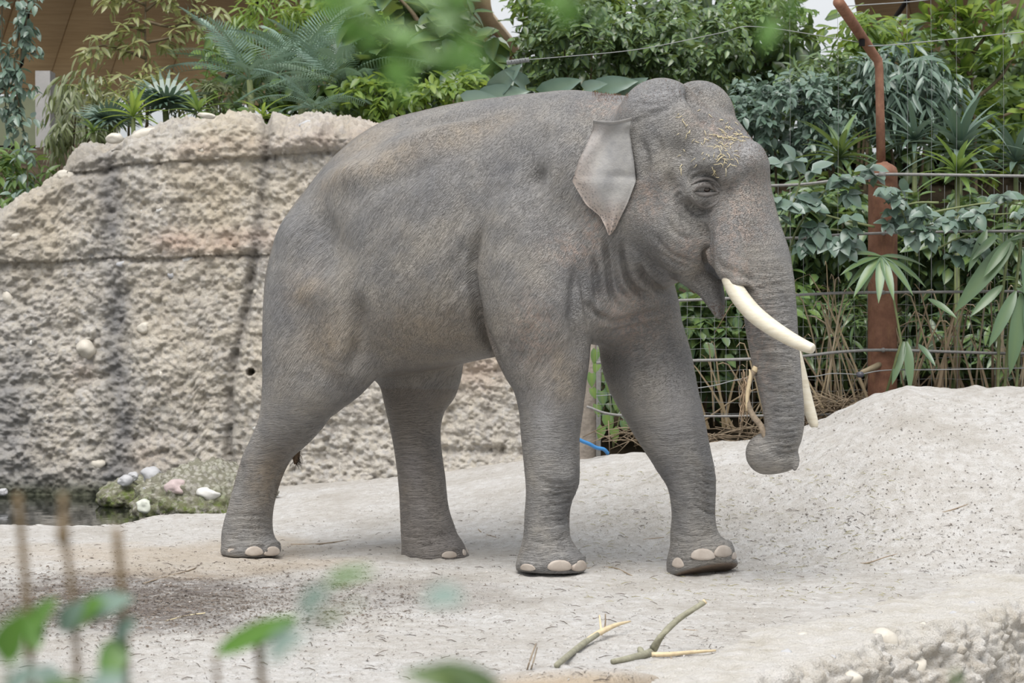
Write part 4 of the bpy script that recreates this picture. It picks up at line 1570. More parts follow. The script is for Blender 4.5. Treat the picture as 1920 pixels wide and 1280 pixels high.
# ------------------------------------------------------------------ planting bank behind wall and fence
xs2 = np.linspace(-9, 10, 170)
ys2 = np.linspace(18.6, 34, 110)
BX, BY = np.meshgrid(xs2, ys2, indexing='ij')
bx, by = BX.ravel(), BY.ravel()
bpx = 960 + F * bx / by
behind = sstep(bpx, 1120, 1080)
z1 = np.where(by > 20.4, 1.75 + 0.30 * np.clip(by - 20.4, 0, 5), -1.2) * np.ones_like(by)
z1 = np.where(by > 21.2, z1, -1.2)
z2 = gz(bx, np.minimum(by, 19.0), False) - 0.06 + np.clip(by - 19.3, 0, 5.5) * 0.50
bz = z1 * behind + z2 * (1 - behind) + 0.10 * fbm(np.stack([bx * 1.5, by * 1.5, bx * 0], 1), 3, 90)
bz = np.where(by < 19.25, bz - 0.25, bz)
M_soil = simple_mat('planting_soil', (0.055, 0.042, 0.028), 0.95, 0.4, 6, 0.8, 30, 0.1)
me = mesh_np('planting_bank', np.stack([bx, by, bz], 1), grid_faces(170, 110), (M_soil,))
tag(link('planting_bank', me), kind='structure')
def bankz(x, y):
    i = int(np.clip(round((x + 9) / 19 * 169), 0, 169))
    j = int(np.clip(round((y - 18.6) / 15.4 * 109), 0, 109))
    return float(bz.reshape(170, 110)[i, j])
# ------------------------------------------------------------------ timber roof shells, column, far wall
t = NT('roof_timber')
v = t.coord(scale=(1, 1, 1))
gr_ = t.noise(t.coord(scale=(0.6, 7, 7)), 3, 6, 0.65)
c = t.ramp(gr_, [(0.3, (0.40, 0.24, 0.10)), (0.55, (0.52, 0.32, 0.15)), (0.8, (0.60, 0.40, 0.21))])
c = t.mix(t.ramp(t.noise(v, 0.5, 3), [(0.35, 0.35), (0.65, 0.0)]), c, (0.24, 0.13, 0.055))
M_roof = t.done(c, 0.65, t.bump(gr_, 0.2, 0.01), 0.3)
M_roofdark = simple_mat('roof_seam', (0.03, 0.022, 0.018), 0.8)
M_beam = simple_mat('pale_beam', (0.50, 0.37, 0.22), 0.65, 0.15, 6, 0.2, 30)

def roof_shell(A, B, Cc, D, nb, sag, th=0.12):
    """A->B near edge, D->C far edge: boards run from the near edge to the far edge"""
    A, B, Cc, D = map(Vector, (A, B, Cc, D))
    o = empty('ceiling', (A + B + Cc + D) / 4)
    o['kind'] = 'structure'
    up = (B - A).cross(D - A).normalized()
    if up.z < 0:
        up = -up
    for i in range(nb):
        s0, s1 = i / nb + 0.0006, (i + 1) / nb - 0.0006
        vs_, fs = [], []
        n = 10
        off = 0.004 * ((i * 7) % 3)
        for k in range(n + 1):
            t_ = k / n
            for s in (s0, s1):
                p = (A.lerp(B, s)).lerp(D.lerp(Cc, s), t_) + up * (sag * sin(pi * t_) + sag * 0.6 * sin(pi * s) + off)
                vs_ += [p, p + up * th]
        for k in range(n):
            a_ = 4 * k
            b2 = a_ + 4
            fs += [(a_, a_ + 2, b2 + 2, b2), (a_ + 1, b2 + 1, b2 + 3, a_ + 3), (a_, b2, b2 + 1, a_ + 1), (a_ + 2, a_ + 3, b2 + 3, b2 + 2)]
        fs += [(0, 1, 3, 2), (4 * n, 4 * n + 2, 4 * n + 3, 4 * n + 1)]
        m = MB()
        m.add(vs_, fs)
        me = m.mesh('board', M_roof)
        rebase(me, o.location)
        link('board', me, o)
    return o
def strip(name, pts, rad, mat, parent=None, org=None, seg=6):
    m = MB()
    m.tube(pts, rad, seg)
    me = m.mesh(name, mat)
    if org is not None:
        rebase(me, org)
    return link(name, me, parent)
# left shell
r1 = roof_shell(P(-420, -420, 25), P(1010, -420, 25), P(640, 215, 37), P(-700, 250, 37), 12, 0.8)
strip('seam', [P(420, 160, 33), P(455, 80, 31), P(500, -40, 29)], 0.035, M_roofdark, r1, r1.location)
strip('seam', [P(-40, 225, 33), P(40, 120, 31), P(60, -40, 29)], 0.03, M_roofdark, r1, r1.location)
# middle and right shells
r2 = roof_shell(P(1480, -420, 25), P(2600, -420, 25), P(2600, 260, 37), P(1650, 255, 37), 10, 0.6)
strip('seam', [P(1650, 75, 33), P(1715, -20, 31)], 0.035, M_roofdark, r2, r2.location)
strip('roof_beam', [P(1845, -40, 28), P(1930, 35, 28), P(2080, 150, 28)], 0.13, M_beam, r2, r2.location, 4)
r3 = roof_shell(P(700, -120, 30), P(905, -120, 30), P(930, 150, 35), P(640, 150, 35), 6, 0.2)
strip('roof_beam', [P(885, -60, 29.5), P(905, 30, 30), P(965, 105, 31)], 0.16, M_beam, r3, r3.location, 4)
# grey concrete column, pale far wall
M_conc = simple_mat('grey_concrete', (0.38, 0.37, 0.36), 0.8, 0.1, 5, 0.2, 30)
m = MB()
m.box((0, 0, 0), 0.16, 0.3, 5.0)
o = m.build('concrete_column', M_conc, None, False, P(85, 135, 26) + Vector((0, 0, -2.5)))
tag(o, 'slim grey concrete column rising behind the left shrubs', 'column')
m = MB()
m.box((0, 0, 0), 3.2, 0.2, 0.62)
o = m.build('wall_left', simple_mat('pale_green_wall', (0.62, 0.66, 0.42), 0.7, 0.1, 3), None, False, P(-20, 228, 30))
o['kind'] = 'structure'
m = MB()
m.box((0, 0, 0), 3.4, 0.25, 0.12)
tag(m.build('trim_1', M_roofdark, None, False, P(-20, 283, 29.9)), kind='structure')

# ------------------------------------------------------------------ fence
M_rust = None
t = NT('rusted_steel')
v = t.coord()
c = t.ramp(t.noise(v, 6, 6, 0.7), [(0.3, (0.13, 0.060, 0.038)), (0.5, (0.22, 0.105, 0.065)), (0.7, (0.30, 0.155, 0.10))])
c = t.mix(t.ramp(t.noise(t.coord(scale=(6, 6, 1)), 7, 4, 0.7), [(0.55, 0.0), (0.7, 0.4)]), c, (0.34, 0.20, 0.09))
M_rust = t.done(c, 0.7, t.bump(t.noise(v, 60, 4), 0.3, 0.005), 0.35)
M_cable = simple_mat('steel_cable', (0.22, 0.215, 0.205), 0.55, 0.2, 40)
M_wire = simple_mat('thin_wire', (0.26, 0.27, 0.27), 0.5, 0.1)
FY = 18.3
fence = empty('cable_fence', P(1655, 760, FY), 'cable and wire mesh fence with a thick rust-brown steel post', 'fence')
FO = fence.location
def fpart(name, mbv, mat, smooth=True):
    me = mbv.mesh(name, mat, smooth)
    rebase(me, FO)
    return link(name, me, fence)
def lathe(prof, c0, seg=28):
    m = MB()
    vs_, fs = [], []
    for r, z in prof:
        for k in range(seg):
            a_ = 2 * pi * k / seg
            vs_.append((c0[0] + r * cos(a_), c0[1] + r * sin(a_), z))
    for i in range(len(prof) - 1):
        for k in range(seg):
            k2 = (k + 1) % seg
            fs.append((i * seg + k, i * seg + k2, (i + 1) * seg + k2, (i + 1) * seg + k))
    m.add(vs_, fs)
    return m
pc0 = P(1655, 500, FY)
zt = lambda y: Z(y, FY)
R_ = 27.5 * FY / F
prof = [(R_, -0.2), (R_, zt(328)), (R_ * 1.02, zt(327)), (R_ * 0.99, zt(321)), (R_ * 0.90, zt(314)), (R_ * 0.66, zt(309)), (R_ * 0.36, zt(305)), (R_ * 0.3, zt(303))]
post = fpart('post', lathe(prof, pc0), M_rust)
up0 = P(1652, 306, FY)
bend = P(1648, 118, FY)
tip = P(1572, 4, 17.5)
q = [up0, P(1650, 200, FY), P(1648.5, 128, FY), bend + Vector((-0.008, 0, 0.02)), P(1636, 100, FY - 0.05), P(1600, 45, FY - 0.4), tip]
m = MB()
m.tube(q, [0.036, 0.034, 0.033, 0.036, 0.038, 0.040, 0.042], 18)
fpart('upper_pipe', m, M_rust)
m = MB()
m.box(P(1616, 80, FY - 0.28), 0.04, 0.04, 0.05)
fpart('clamp', m, M_dark, False)
m = MB()
m.tube([P(1654, 327, FY - 0.17), P(1654, 327, FY - 0.105)], 0.028, 12)
fpart('cable_bolt', m, M_cable)
for y in (437, 548, 656):
    m = MB()
    m.tube([P(1656, y, FY - 0.15), P(1656, y, FY - 0.10)], 0.018, 10)
    fpart('cable_bolt', m, M_cable)
def cable(pts, r, mat, name='cable', dy=-0.14):
    q = catmull([list(P(a, b, FY + dy)) for a, b in pts], 6)
    m = MB()
    m.tube(q, r, 6)
    return fpart(name, m, mat)
cable([(1118, 352), (1300, 350), (1480, 347), (1560, 339), (1600, 333), (1655, 327), (1780, 328), (1920, 330), (2200, 332)], 0.012, M_cable)
cable([(1118, 455), (1300, 450), (1490, 446), (1560, 441), (1656, 437), (1800, 434), (1920, 433), (2200, 430)], 0.011, M_cable)
cable([(1118, 568), (1300, 562), (1490, 553), (1580, 549), (1656, 548), (1800, 547), (1920, 546), (2200, 545)], 0.011, M_cable)
cable([(1118, 680), (1290, 676), (1400, 673), (1500, 668), (1570, 660), (1656, 656), (1800, 660), (1920, 663), (2200, 664)], 0.012, M_cable)
cable([(1100, 762), (1160, 778), (1320, 780), (1430, 779), (1600, 776), (1700, 774)], 0.010, M_cable)
cable([(1118, 742), (1310, 727), (1380, 712), (1430, 705), (1520, 706), (1560, 700), (1612, 702)], 0.0035, M_wire, 'electric_wire', -0.25)
cable([(1612, 702), (1660, 694), (1750, 693), (1920, 690), (2100, 688)], 0.0045, M_wire, 'electric_wire', -0.25)
m = MB()
m.tube([P(1655, 680, FY - 0.05), P(1640, 688, FY - 0.16), P(1614, 699, FY - 0.25)], [0.022, 0.024, 0.018], 12)
fpart('stub_pipe', m, simple_mat('weathered_pipe', (0.27, 0.22, 0.14), 0.6, 0.2, 20))
m = MB()
m.tube([P(1614, 702, FY - 0.30), P(1610, 702, FY - 0.22)], [0.024, 0.022], 12)
fpart('insulator', m, simple_mat('dark_insulator', (0.10, 0.10, 0.12), 0.35))
# mesh: upright wires and level wires
rr = random.Random(3)
x = 1120
while x < 2050:
    if x > 1265 or x < 1200:
        m = MB()
        top = 345 + rr.uniform(-4, 4)
        if rr.random() < 0.5 and x < 1640:
            top = 550
        pts = [P(x + rr.uniform(-1.5, 1.5) + (k - 2) * 0.3, top + (790 - top) * k / 4, FY + 0.03) for k in range(5)]
        m.tube(pts, 0.0016, 3, False)
        fpart('upright_wire', m, M_wire)
    x += 24 + rr.uniform(-1, 1)
for y in list(range(575, 790, 20)):
    m = MB()
    pts = [P(x_, y + 1.5 * sin(x_ * 0.05 + y) - (x_ - 1300) * 0.01, FY + 0.03) for x_ in range(1118, 1960, 40)]
    m.tube(pts, 0.0018, 3, False)
    fpart('level_wire', m, M_wire)
for x_ in (1480, 1570, 1700, 1745, 1792, 1880, 1920):
    m = MB()
    m.tube([P(x_, -40, FY - 0.1), P(x_ + 2, 200, FY), P(x_ + 1, 400, FY), P(x_ + 3, 690, FY - 0.1)], 0.0014, 3, False)
    fpart('upright_wire', m, M_wire)
cable([(960, 114), (1060, 106), (1200, 92), (1350, 62), (1420, 50), (1616, 80)], 0.003, M_wire, 'top_wire', -0.2)
cable([(1616, 80), (1640, 86), (1760, 76), (1920, 60), (2100, 45)], 0.004, M_wire, 'top_wire', -0.2)
cable([(1578, 12), (1640, 8), (1720, 2), (1820, -12)], 0.004, M_wire, 'top_wire', -0.6)
# spring on the upper wire
m = MB()
pts = []
for i in range(140):
    f = i / 139
    c0 = P(950 + 42 * f, 118 - 6 * f, FY - 0.2)
    pts.append(c0 + Vector((0, 0.017 * cos(i * 0.95), 0.017 * sin(i * 0.95))))
m.tube(pts, 0.0035, 4)
fpart('spring', m, M_wire)
# timber-look post and thin steel stake at the end of the wall
m = lathe([(0.10, 0.2), (0.105, 0.5), (0.10, 0.8), (0.11, 1.0), (0.105, 1.35), (0.06, 1.38)], P(1102, 700, 18.9), 14)
t_ = simple_mat('weathered_post', (0.27, 0.235, 0.20), 0.9, 0.3, 9, 0.7, 30)
pm = m.mesh('wooden_post', t_)
po = P(1102, 830, 18.9)
rebase(pm, po)
tag(link('wooden_post', pm, None, po), 'weathered grey post at the end of the rock wall', 'post')
m = MB()
m.box((0, 0, 0.65), 0.035, 0.035, 1.6)
so = P(1122, 838, 18.8)
tag(m.build('steel_stake', M_cable, None, False, so), 'thin grey steel stake beside the weathered post', 'stake')
# blue hose
hp_ = [ground_hit(x_, y_) for x_, y_ in ((1060, 812), (1085, 822), (1100, 832), (1115, 838), (1128, 842))]
yh = 17.75
m = MB()
q = catmull([list(P(x_, y_, yh + (i * 0.03))) for i, (x_, y_) in enumerate(((1050, 800), (1072, 816), (1090, 826), (1105, 832), (1118, 839), (1132, 842), (1140, 850)))], 6)
m.tube(q, 0.014, 10)
me = m.mesh('hose', simple_mat('blue_plastic', (0.05, 0.22, 0.50), 0.35, 0.05))
rebase(me, q[0])
tag(link('hose', me, None, q[0]), 'blue hose end lying on the sand between the forelegs', 'hose')

# ------------------------------------------------------------------ rocky ledge, front right
t = NT('ledge_rock')
v = t.coord()
c = t.ramp(t.noise(v, 4, 6, 0.7), [(0.3, (0.52, 0.48, 0.41)), (0.5, (0.63, 0.60, 0.55)), (0.75, (0.69, 0.67, 0.645))])
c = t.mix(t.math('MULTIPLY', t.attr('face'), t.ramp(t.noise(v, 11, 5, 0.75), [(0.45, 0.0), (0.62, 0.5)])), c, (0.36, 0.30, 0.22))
nm = t.bump(t.noise(v, 38, 5, 0.75), 0.8, 0.03, t.bump(t.noise(v, 14, 6, 0.65), 0.7, 0.05))
M_ledge = t.done(c, 0.93, nm, 0.2)
nu, nv = 420, 150
Ll = float(np.linalg.norm(LB - LA))
U = np.linspace(-1.6, Ll, nu)
Vv_ = np.linspace(0, 1, nv)
UU, VV = np.meshgrid(U, Vv_, indexing='ij')
# cross profile: across distance q and height offset
qv = np.interp(VV, [0, 0.40, 0.50, 0.60, 0.85, 1.0], [-0.95, -0.10, 0.0, 0.06, 0.12, 0.35])
hv = np.interp(VV, [0, 0.10, 0.30, 0.50, 0.56, 0.62, 0.85, 1.0], [-0.06, -0.01, 0.02, 0.03, -0.02, -0.08, -0.34, -0.42])
wv = 0.16 * fbm(np.stack([UU.ravel() * 0.9, UU.ravel() * 0, UU.ravel() * 0], 1), 3, 14).reshape(UU.shape) + 0.06 * np.sin(UU * 5)
X_ = LA[0] + UU * _ld[0] + (qv + wv) * _ln[0]
Y_ = LA[1] + UU * _ld[1] + (qv + wv) * _ln[1]
base = gz((X_ - (qv + 0.3) * _ln[0] * (qv > -0.3)).ravel(), (Y_ - (qv + 0.3) * _ln[1] * (qv > -0.3)).ravel(), False).reshape(X_.shape) * 0 
Z_ = base + hv
Pg = np.stack([X_.ravel(), Y_.ravel(), Z_.ravel()], 1)
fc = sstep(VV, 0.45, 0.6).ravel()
a_, _ = worley(Pg * 8, 61)
b2, _ = worley(Pg * 20, 62)
topw = sstep(VV, 0.02, 0.25).ravel()
dsp = (0.075 * (1 - 1.5 * a_) + 0.05 * (1 - 1.4 * b2)) * (0.22 * topw + 0.78 * fc) + 0.06 * fbm(Pg * 4, 4, 63) * (0.3 * topw + fc)
nl = np.array([_ln[0], _ln[1], 0])
dirv = nl[None] * fc[:, None] * 0.95 + np.array([0, 0, 1.0])[None] * (1 - 0.6 * fc[:, None])
Pg = Pg + dirv * dsp[:, None]
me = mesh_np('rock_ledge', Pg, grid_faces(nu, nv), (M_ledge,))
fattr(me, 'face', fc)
lo = Vector((LA[0], LA[1], 0))
LBV = BVHTree.FromPolygons([Vector(p) for p in Pg], [tuple(int(a) for a in q) for q in grid_faces(nu, nv)])
rebase(me, lo)
ledge = link('rock_ledge', me, None, lo)
tag(ledge, 'pale crumbly rock ledge at the front right with stones set in', 'rock')
for i, (x, y, rx, ry, mi) in enumerate([(1660, 1196, 28, 20, 2), (1735, 1180, 14, 18, 2), (1598, 1268, 20, 14, 2), (1475, 1224, 12, 12, 1), (1720, 1255, 24, 26, 0), (1508, 1190, 14, 8, 2),
                                        (1600, 1180, 16, 8, 1), (1790, 1150, 9, 8, 1), (1850, 1168, 8, 7, 2), (1825, 1130, 8, 6, 1), (1560, 1230, 9, 6, 1), (1680, 1270, 10, 8, 2)]):
    r = LBV.ray_cast(Vector((0, 0, CAMZ)), ray(x, y).normalized())
    p = r[0] if r[0] is not None else ground_hit(x, y)
    s_ = p.y / F
    me = stone_mesh('stone', 300 + i, rx * s_, rx * s_ * 0.9, ry * s_, 0.10, 3, M_peb[0 if mi == 2 else mi], 1.8, 0.3)
    link('stone', me, ledge, p + Vector((0, 0.04, -0.012)) - lo)
# ------------------------------------------------------------------ leaves
RN = random.Random(42)

def leaf_mat(name, cols, rough=0.38, trans=0.35, yellow=(0.30, 0.38, 0.06)):
    t = NT(name)
    oi = t.n('ShaderNodeObjectInfo').outputs['Random']
    r = t.math('FRACT', t.math('ADD', oi, t.attr('rnd')))
    n = len(cols)
    c = t.ramp(r, [(i / max(n - 1, 1), c_) for i, c_ in enumerate(cols)])
    uvc = t.attr('mid')
    c = t.mix(t.math('MULTIPLY', uvc, 0.35), c, yellow)
    t.done(c, rough * 0.82, None, 0.6)
    tr = t.n('ShaderNodeBsdfTranslucent')
    c2 = t.mix(0.5, c, yellow)
    t.l(c2, tr.inputs[0])
    mx = t.n('ShaderNodeMixShader')
    mx.inputs[0].default_value = trans
    t.l(t.b.outputs[0], mx.inputs[1])
    t.l(tr.outputs[0], mx.inputs[2])
    t.l(mx.outputs[0], t.out.inputs[0])
    return t.m

LM_PALM = leaf_mat('leaf_palm', [(0.20, 0.31, 0.25), (0.27, 0.39, 0.32), (0.17, 0.27, 0.20), (0.31, 0.42, 0.31)], 0.4, 0.3, (0.25, 0.34, 0.18))
LM_DARK = leaf_mat('leaf_dark', [(0.051, 0.094, 0.058), (0.080, 0.138, 0.080), (0.065, 0.123, 0.087), (0.116, 0.203, 0.080)], 0.36, 0.25)
LM_MID = leaf_mat('leaf_mid', [(0.072, 0.145, 0.058), (0.116, 0.217, 0.087), (0.174, 0.290, 0.087), (0.087, 0.174, 0.102)], 0.40, 0.35)
LM_BRIGHT = leaf_mat('leaf_bright', [(0.09, 0.18, 0.05), (0.14, 0.25, 0.06), (0.08, 0.16, 0.06), (0.22, 0.32, 0.08)], 0.42, 0.45, (0.45, 0.55, 0.08))
LM_PALE = leaf_mat('leaf_pale', [(0.22, 0.25, 0.12), (0.30, 0.32, 0.16), (0.17, 0.22, 0.11), (0.36, 0.36, 0.18)], 0.45, 0.4, (0.50, 0.50, 0.16))
LM_BLUE = leaf_mat('leaf_bluegreen', [(0.116, 0.181, 0.152), (0.160, 0.232, 0.196), (0.102, 0.174, 0.131), (0.189, 0.254, 0.225)], 0.38, 0.2, (0.16, 0.22, 0.12))
LM_OLIVE = leaf_mat('leaf_olive', [(0.145, 0.167, 0.109), (0.203, 0.217, 0.145), (0.116, 0.145, 0.102), (0.246, 0.246, 0.174)], 0.5, 0.3)
M_stem = simple_mat('plant_stem', (0.13, 0.10, 0.06), 0.8, 0.3, 20)
M_gstem = simple_mat('green_stem', (0.16, 0.19, 0.08), 0.6, 0.2, 20)
M_dry = leaf_mat('dry_blade', [(0.28, 0.21, 0.12), (0.44, 0.35, 0.22), (0.20, 0.14, 0.09), (0.52, 0.44, 0.30)], 0.8, 0.15, (0.45, 0.33, 0.18))

def leaf_tpl(width, shape='ovate', seg=5, fold=0.25, droop=0.25, wave=0.0):
    """template: base at origin, grows along +Y, unit length"""
    V_, mid = [], []
    for i in range(seg + 1):
        s = i / seg
        if shape == 'ovate':
            w = width * (sin(pi * s ** 0.75)) ** 0.8 if 0 < s < 1 else 0
        elif shape == 'lance':
            w = width * sin(pi * min(1, s * 0.98 + 0.02)) ** 0.7 * (1 - 0.35 * s)
        elif shape == 'heart':
            w = width * (1.0 - s ** 1.6) * (0.75 + 0.6 * s) if s > 0 else width * 0.55
        elif shape == 'strap':
            w = width * min(1, s * 6 + 0.3) * (1 - s ** 4)
        else:
            w = width * min(1, s * 1.15 + 0.12) * (1 - max(0, s - 0.72) ** 2 * 11)
        w = max(w, 0.0) * 0.5
        z = -droop * s * s
        yb = s - (0.10 * (1 - s) if shape == 'heart' else 0) * 0
        V_ += [(-w, yb - (0.12 if shape == 'heart' and i == 0 else 0), z + fold * w + wave * sin(i * 2.3) * width), (0, yb, z), (w, yb - (0.12 if shape == 'heart' and i == 0 else 0), z + fold * w - wave * sin(i * 2.3) * width)]
        mid += [0, 1, 0]
    F_ = []
    for i in range(seg):
        a = 3 * i
        F_ += [(a, a + 1, a + 4, a + 3), (a + 1, a + 2, a + 5, a + 4)]
    return np.array(V_), np.array(F_), np.array(mid, float)

def tpl_mesh(tpl, mat, name='leaf'):
    me = mesh_np(name, tpl[0], tpl[1], (mat,))
    fattr(me, 'mid', tpl[2])
    return me

def frame(d, n, s):
    """columns X,Y,Z: Y = leaf direction, Z = leaf normal"""
    y = d.normalized()
    x = y.cross(n)
    if x.length < 1e-4:
        x = y.cross(Vector((0.3, 1, 0.2)))
    x.normalize()
    z = x.cross(y)
    M = Matrix(((x.x, y.x, z.x, 0), (x.y, y.y, z.y, 0), (x.z, y.z, z.z, 0), (0, 0, 0, 1)))
    return M @ Matrix.Scale(s, 4)

def place(p, d, n, s):
    M = frame(d, n, s)
    M.translation = p
    return M

def stuff_mesh(tpl, mats4, mat, name='foliage'):
    A = np.array([[list(r) for r in M] for M in mats4])
    nv = len(tpl[0])
    Vh = np.hstack([tpl[0], np.ones((nv, 1))])
    V_ = np.einsum('mij,vj->mvi', A, Vh)[:, :, :3].reshape(-1, 3)
    F_ = (tpl[1][None] + (np.arange(len(A)) * nv)[:, None, None]).reshape(-1, 4)
    me = mesh_np(name, V_, F_, (mat,))
    fattr(me, 'mid', np.tile(tpl[2], len(A)))
    rg = np.random.RandomState(len(A))
    fattr(me, 'rnd', np.repeat(rg.rand(len(A)), nv))
    return me

def plant(name, org, label, cat, group=None):
    return empty(name, org, label, cat, group)

def put_leaves(root, tpl, mat, Ms, n_ind, key=None, pname='leaf'):
    """the largest / nearest leaves are objects, the rest one part"""
    Ms = sorted(Ms, key=lambda M: M.translation.y - M.to_scale().x * 3)
    loc = Matrix.Translation(-root.location)
    me = tpl_mesh(tpl, mat, pname)
    for M in Ms[:n_ind]:
        o = bpy.data.objects.new(pname, me)
        C.objects.link(o)
        o.parent = root
        o.matrix_local = loc @ M
    rest = Ms[n_ind:]
    if rest:
        ms = stuff_mesh(tpl, [loc @ M for M in rest], mat)
        tag(link('foliage', ms, root), kind='stuff')

def stem_part(root, pts, rads, mat=None, name='stem', seg=6):
    m = MB()
    m.tube(pts, rads, seg)
    me = m.mesh(name, mat or M_stem)
    rebase(me, root.location)
    return link(name, me, root)

def twig_leaves(path, n, size, rn, spread=0.5, droop=0.4, start=0.15, up=0.6, jit=0.3, fwd=0.6):
    """leaves alternating along a twig path (list of Vectors)"""
    out = []
    k = len(path) - 1
    for i in range(n):
        f = start + (1 - start) * (i + rn.random() * 0.6) / n
        f = min(f, 0.999)
        j = int(f * k)
        a, b = path[j], path[j + 1]
        p = a.lerp(b, f * k - j)
        tdir = (b - a).normalized()
        side = tdir.cross(Vector((0, 0, 1)))
        if side.length < 0.1:
            side = Vector((1, 0, 0))
        side.normalize()
        sgn = 1 if i % 2 else -1
        rot = Quaternion(tdir, rn.uniform(-0.9, 0.9))
        side = rot @ side
        d = tdir * fwd + side * sgn + Vector((rn.gauss(0, jit), rn.gauss(0, jit), rn.gauss(0, jit) - droop))
        n_ = Vector((rn.gauss(0, .35), rn.gauss(-0.25, .35), up + 0.4))
        out.append(place(p, d, n_, size * rn.uniform(0.65, 1.15)))
    return out

def bush(name, label, cat, px, py, Y, rpx, rpy, ry, n_tw, lpt, size, tpl, mat, n_ind=120, seed=0, group=None, droop=0.4, up=0.6, twl=0.35, basep=None, stems=3, front=True):
    """leafy shrub: twigs fill a rounded crown; real branches lead up to it"""
    rn = random.Random(seed)
    c0 = P(px, py, Y)
    s = Y / F
    rx, rz = rpx * s, rpy * s
    bp = basep or Vector((c0.x, c0.y + 0.2, min(c0.z - rz * 0.9, max(bankz(c0.x, c0.y + 0.2), 0.0))))
    root = plant(name, bp, label, cat, group)
    for i in range(stems):
        a = bp + Vector((rn.uniform(-.1, .1), rn.uniform(-.05, .1), 0))
        b = c0 + Vector((rn.uniform(-.5, .5) * rx, rn.uniform(-.2, .4) * ry, rn.uniform(-.3, .5) * rz))
        mid_ = a.lerp(b, 0.5) + Vector((rn.uniform(-.2, .2) * rx, 0, 0))
        q = [Vector(v_) for v_ in catmull([list(a), list(mid_), list(b)], 4)]
        stem_part(root, q, [0.022 - 0.014 * k / (len(q) - 1) for k in range(len(q))])
    Ms = []
    for i in range(n_tw):
        while True:
            u = Vector((rn.uniform(-1, 1), rn.uniform(-1, 1), rn.uniform(-1, 1)))
            if 0.15 < u.length < 1:
                break
        if front and u.y > 0.3 and rn.random() < 0.7:
            u.y = -u.y
        L_ = u.length
        u = u * (L_ ** -0.45)
        p = c0 + Vector((u.x * rx, u.y * ry, u.z * rz))
        d = Vector((u.x + rn.gauss(0, .4), u.y * 0.7 - 0.25 + rn.gauss(0, .3), u.z * 0.5 + rn.gauss(0, .4) - droop * 0.4)).normalized()
        path = [p - d * twl * 0.5, p, p + d * twl * 0.5 + Vector((0, 0, -0.12 * twl))]
        Ms += twig_leaves(path, lpt, size, rn, droop=droop, up=up)
    put_leaves(root, tpl, mat, Ms, n_ind)
    return root

T_OV = leaf_tpl(0.50, 'ovate', 4, 0.3, 0.18)
T_OVW = leaf_tpl(0.68, 'ovate', 5, 0.3, 0.2, 0.03)
T_LA = leaf_tpl(0.26, 'lance', 5, 0.3, 0.25)
T_LAW = leaf_tpl(0.34, 'lance', 5, 0.3, 0.22)
T_STRAP = leaf_tpl(0.12, 'strap', 9, 0.35, 0.55)
T_STRAPW = leaf_tpl(0.17, 'lance', 8, 0.35, 0.40)
T_HEART = leaf_tpl(0.85, 'heart', 5, 0.25, 0.2)
T_OBOV = leaf_tpl(0.42, 'obov', 5, 0.25, 0.2)

# ------------------------------------------------------------------ palms
def frond_tpl(n=24, L=0.36, w=0.019, arch=0.45, bend=0.35, vangle=0.9):
    """pinnate frond of unit rachis length along +Y"""
    V_, F_, md = [], [], []
    def add(quad, m_):
        k = len(V_)
        V_.extend(quad)
        F_.append((k, k + 1, k + 2, k + 3))
        md.extend(m_)
    rp = lambda s: np.array([0, s, -arch * s * s])
    for i in range(8):
        a, b = rp(i / 8), rp((i + 1) / 8)
        w0 = 0.010 * (1 - i / 9)
        add([a + [-w0, 0, 0], a + [w0, 0, 0], b + [w0 * .9, 0, 0], b + [-w0 * .9, 0, 0]], [1] * 4)
        add([a + [0, 0, -w0], a + [0, 0, w0], b + [0, 0, w0 * .9], b + [0, 0, -w0 * .9]], [1] * 4)
    for i in range(n):
        s = 0.16 + 0.84 * i / (n - 1)
        ll = L * (0.55 + 0.45 * sin(pi * min(1, s * 0.9))) * (1 - 0.55 * max(0, s - 0.6))
        for sg in (-1, 1):
            b0 = rp(s)
            d = np.array([sg * cos(0.7 * s), 0.35 + 0.9 * s, 0.30])
            d /= np.linalg.norm(d)
            p1 = b0 + d * ll * 0.5
            p2 = b0 + d * ll * 0.95 + np.array([0, 0, -bend * ll])
            ww = np.array([0, w * 0.5, 0]) if True else 0
            k = len(V_)
            V_.extend([b0 - ww * .5, b0 + ww * .5, p1 - ww, p1 + ww, p2 - ww * .15, p2 + ww * .15])
            F_.append((k, k + 1, k + 3, k + 2))
            F_.append((k + 2, k + 3, k + 5, k + 4))
            md.extend([0] * 6)
    return np.array(V_, float), np.array(F_), np.array(md, float)
def fan_tpl(n=13, spread=2.5):
    V_, F_, md = [], [], []
    for i in range(n):
        a = -spread / 2 + spread * i / (n - 1) 
        d = np.array([sin(a), cos(a), 0])
        sd = np.array([cos(a), -sin(a), 0])
        L = 1 - 0.15 * abs(a)
        prof = [(0.0, 0.004, 0), (0.35, 0.05, 0.02), (0.7, 0.04, -0.05), (1.0, 0.004, -0.22)]
        for j in range(3):
            k = len(V_)
            for (s, w, z) in (prof[j], prof[j + 1]):
                V_ += [d * s * L - sd * w + [0, 0, z], d * s * L + sd * w + [0, 0, z + 0.01]]
            F_.append((k, k + 1, k + 3, k + 2))
            md += [0.2] * 4
    return np.array(V_, float), np.array(F_), np.array(md, float)
T_FROND = frond_tpl()
T_FAN = fan_tpl()

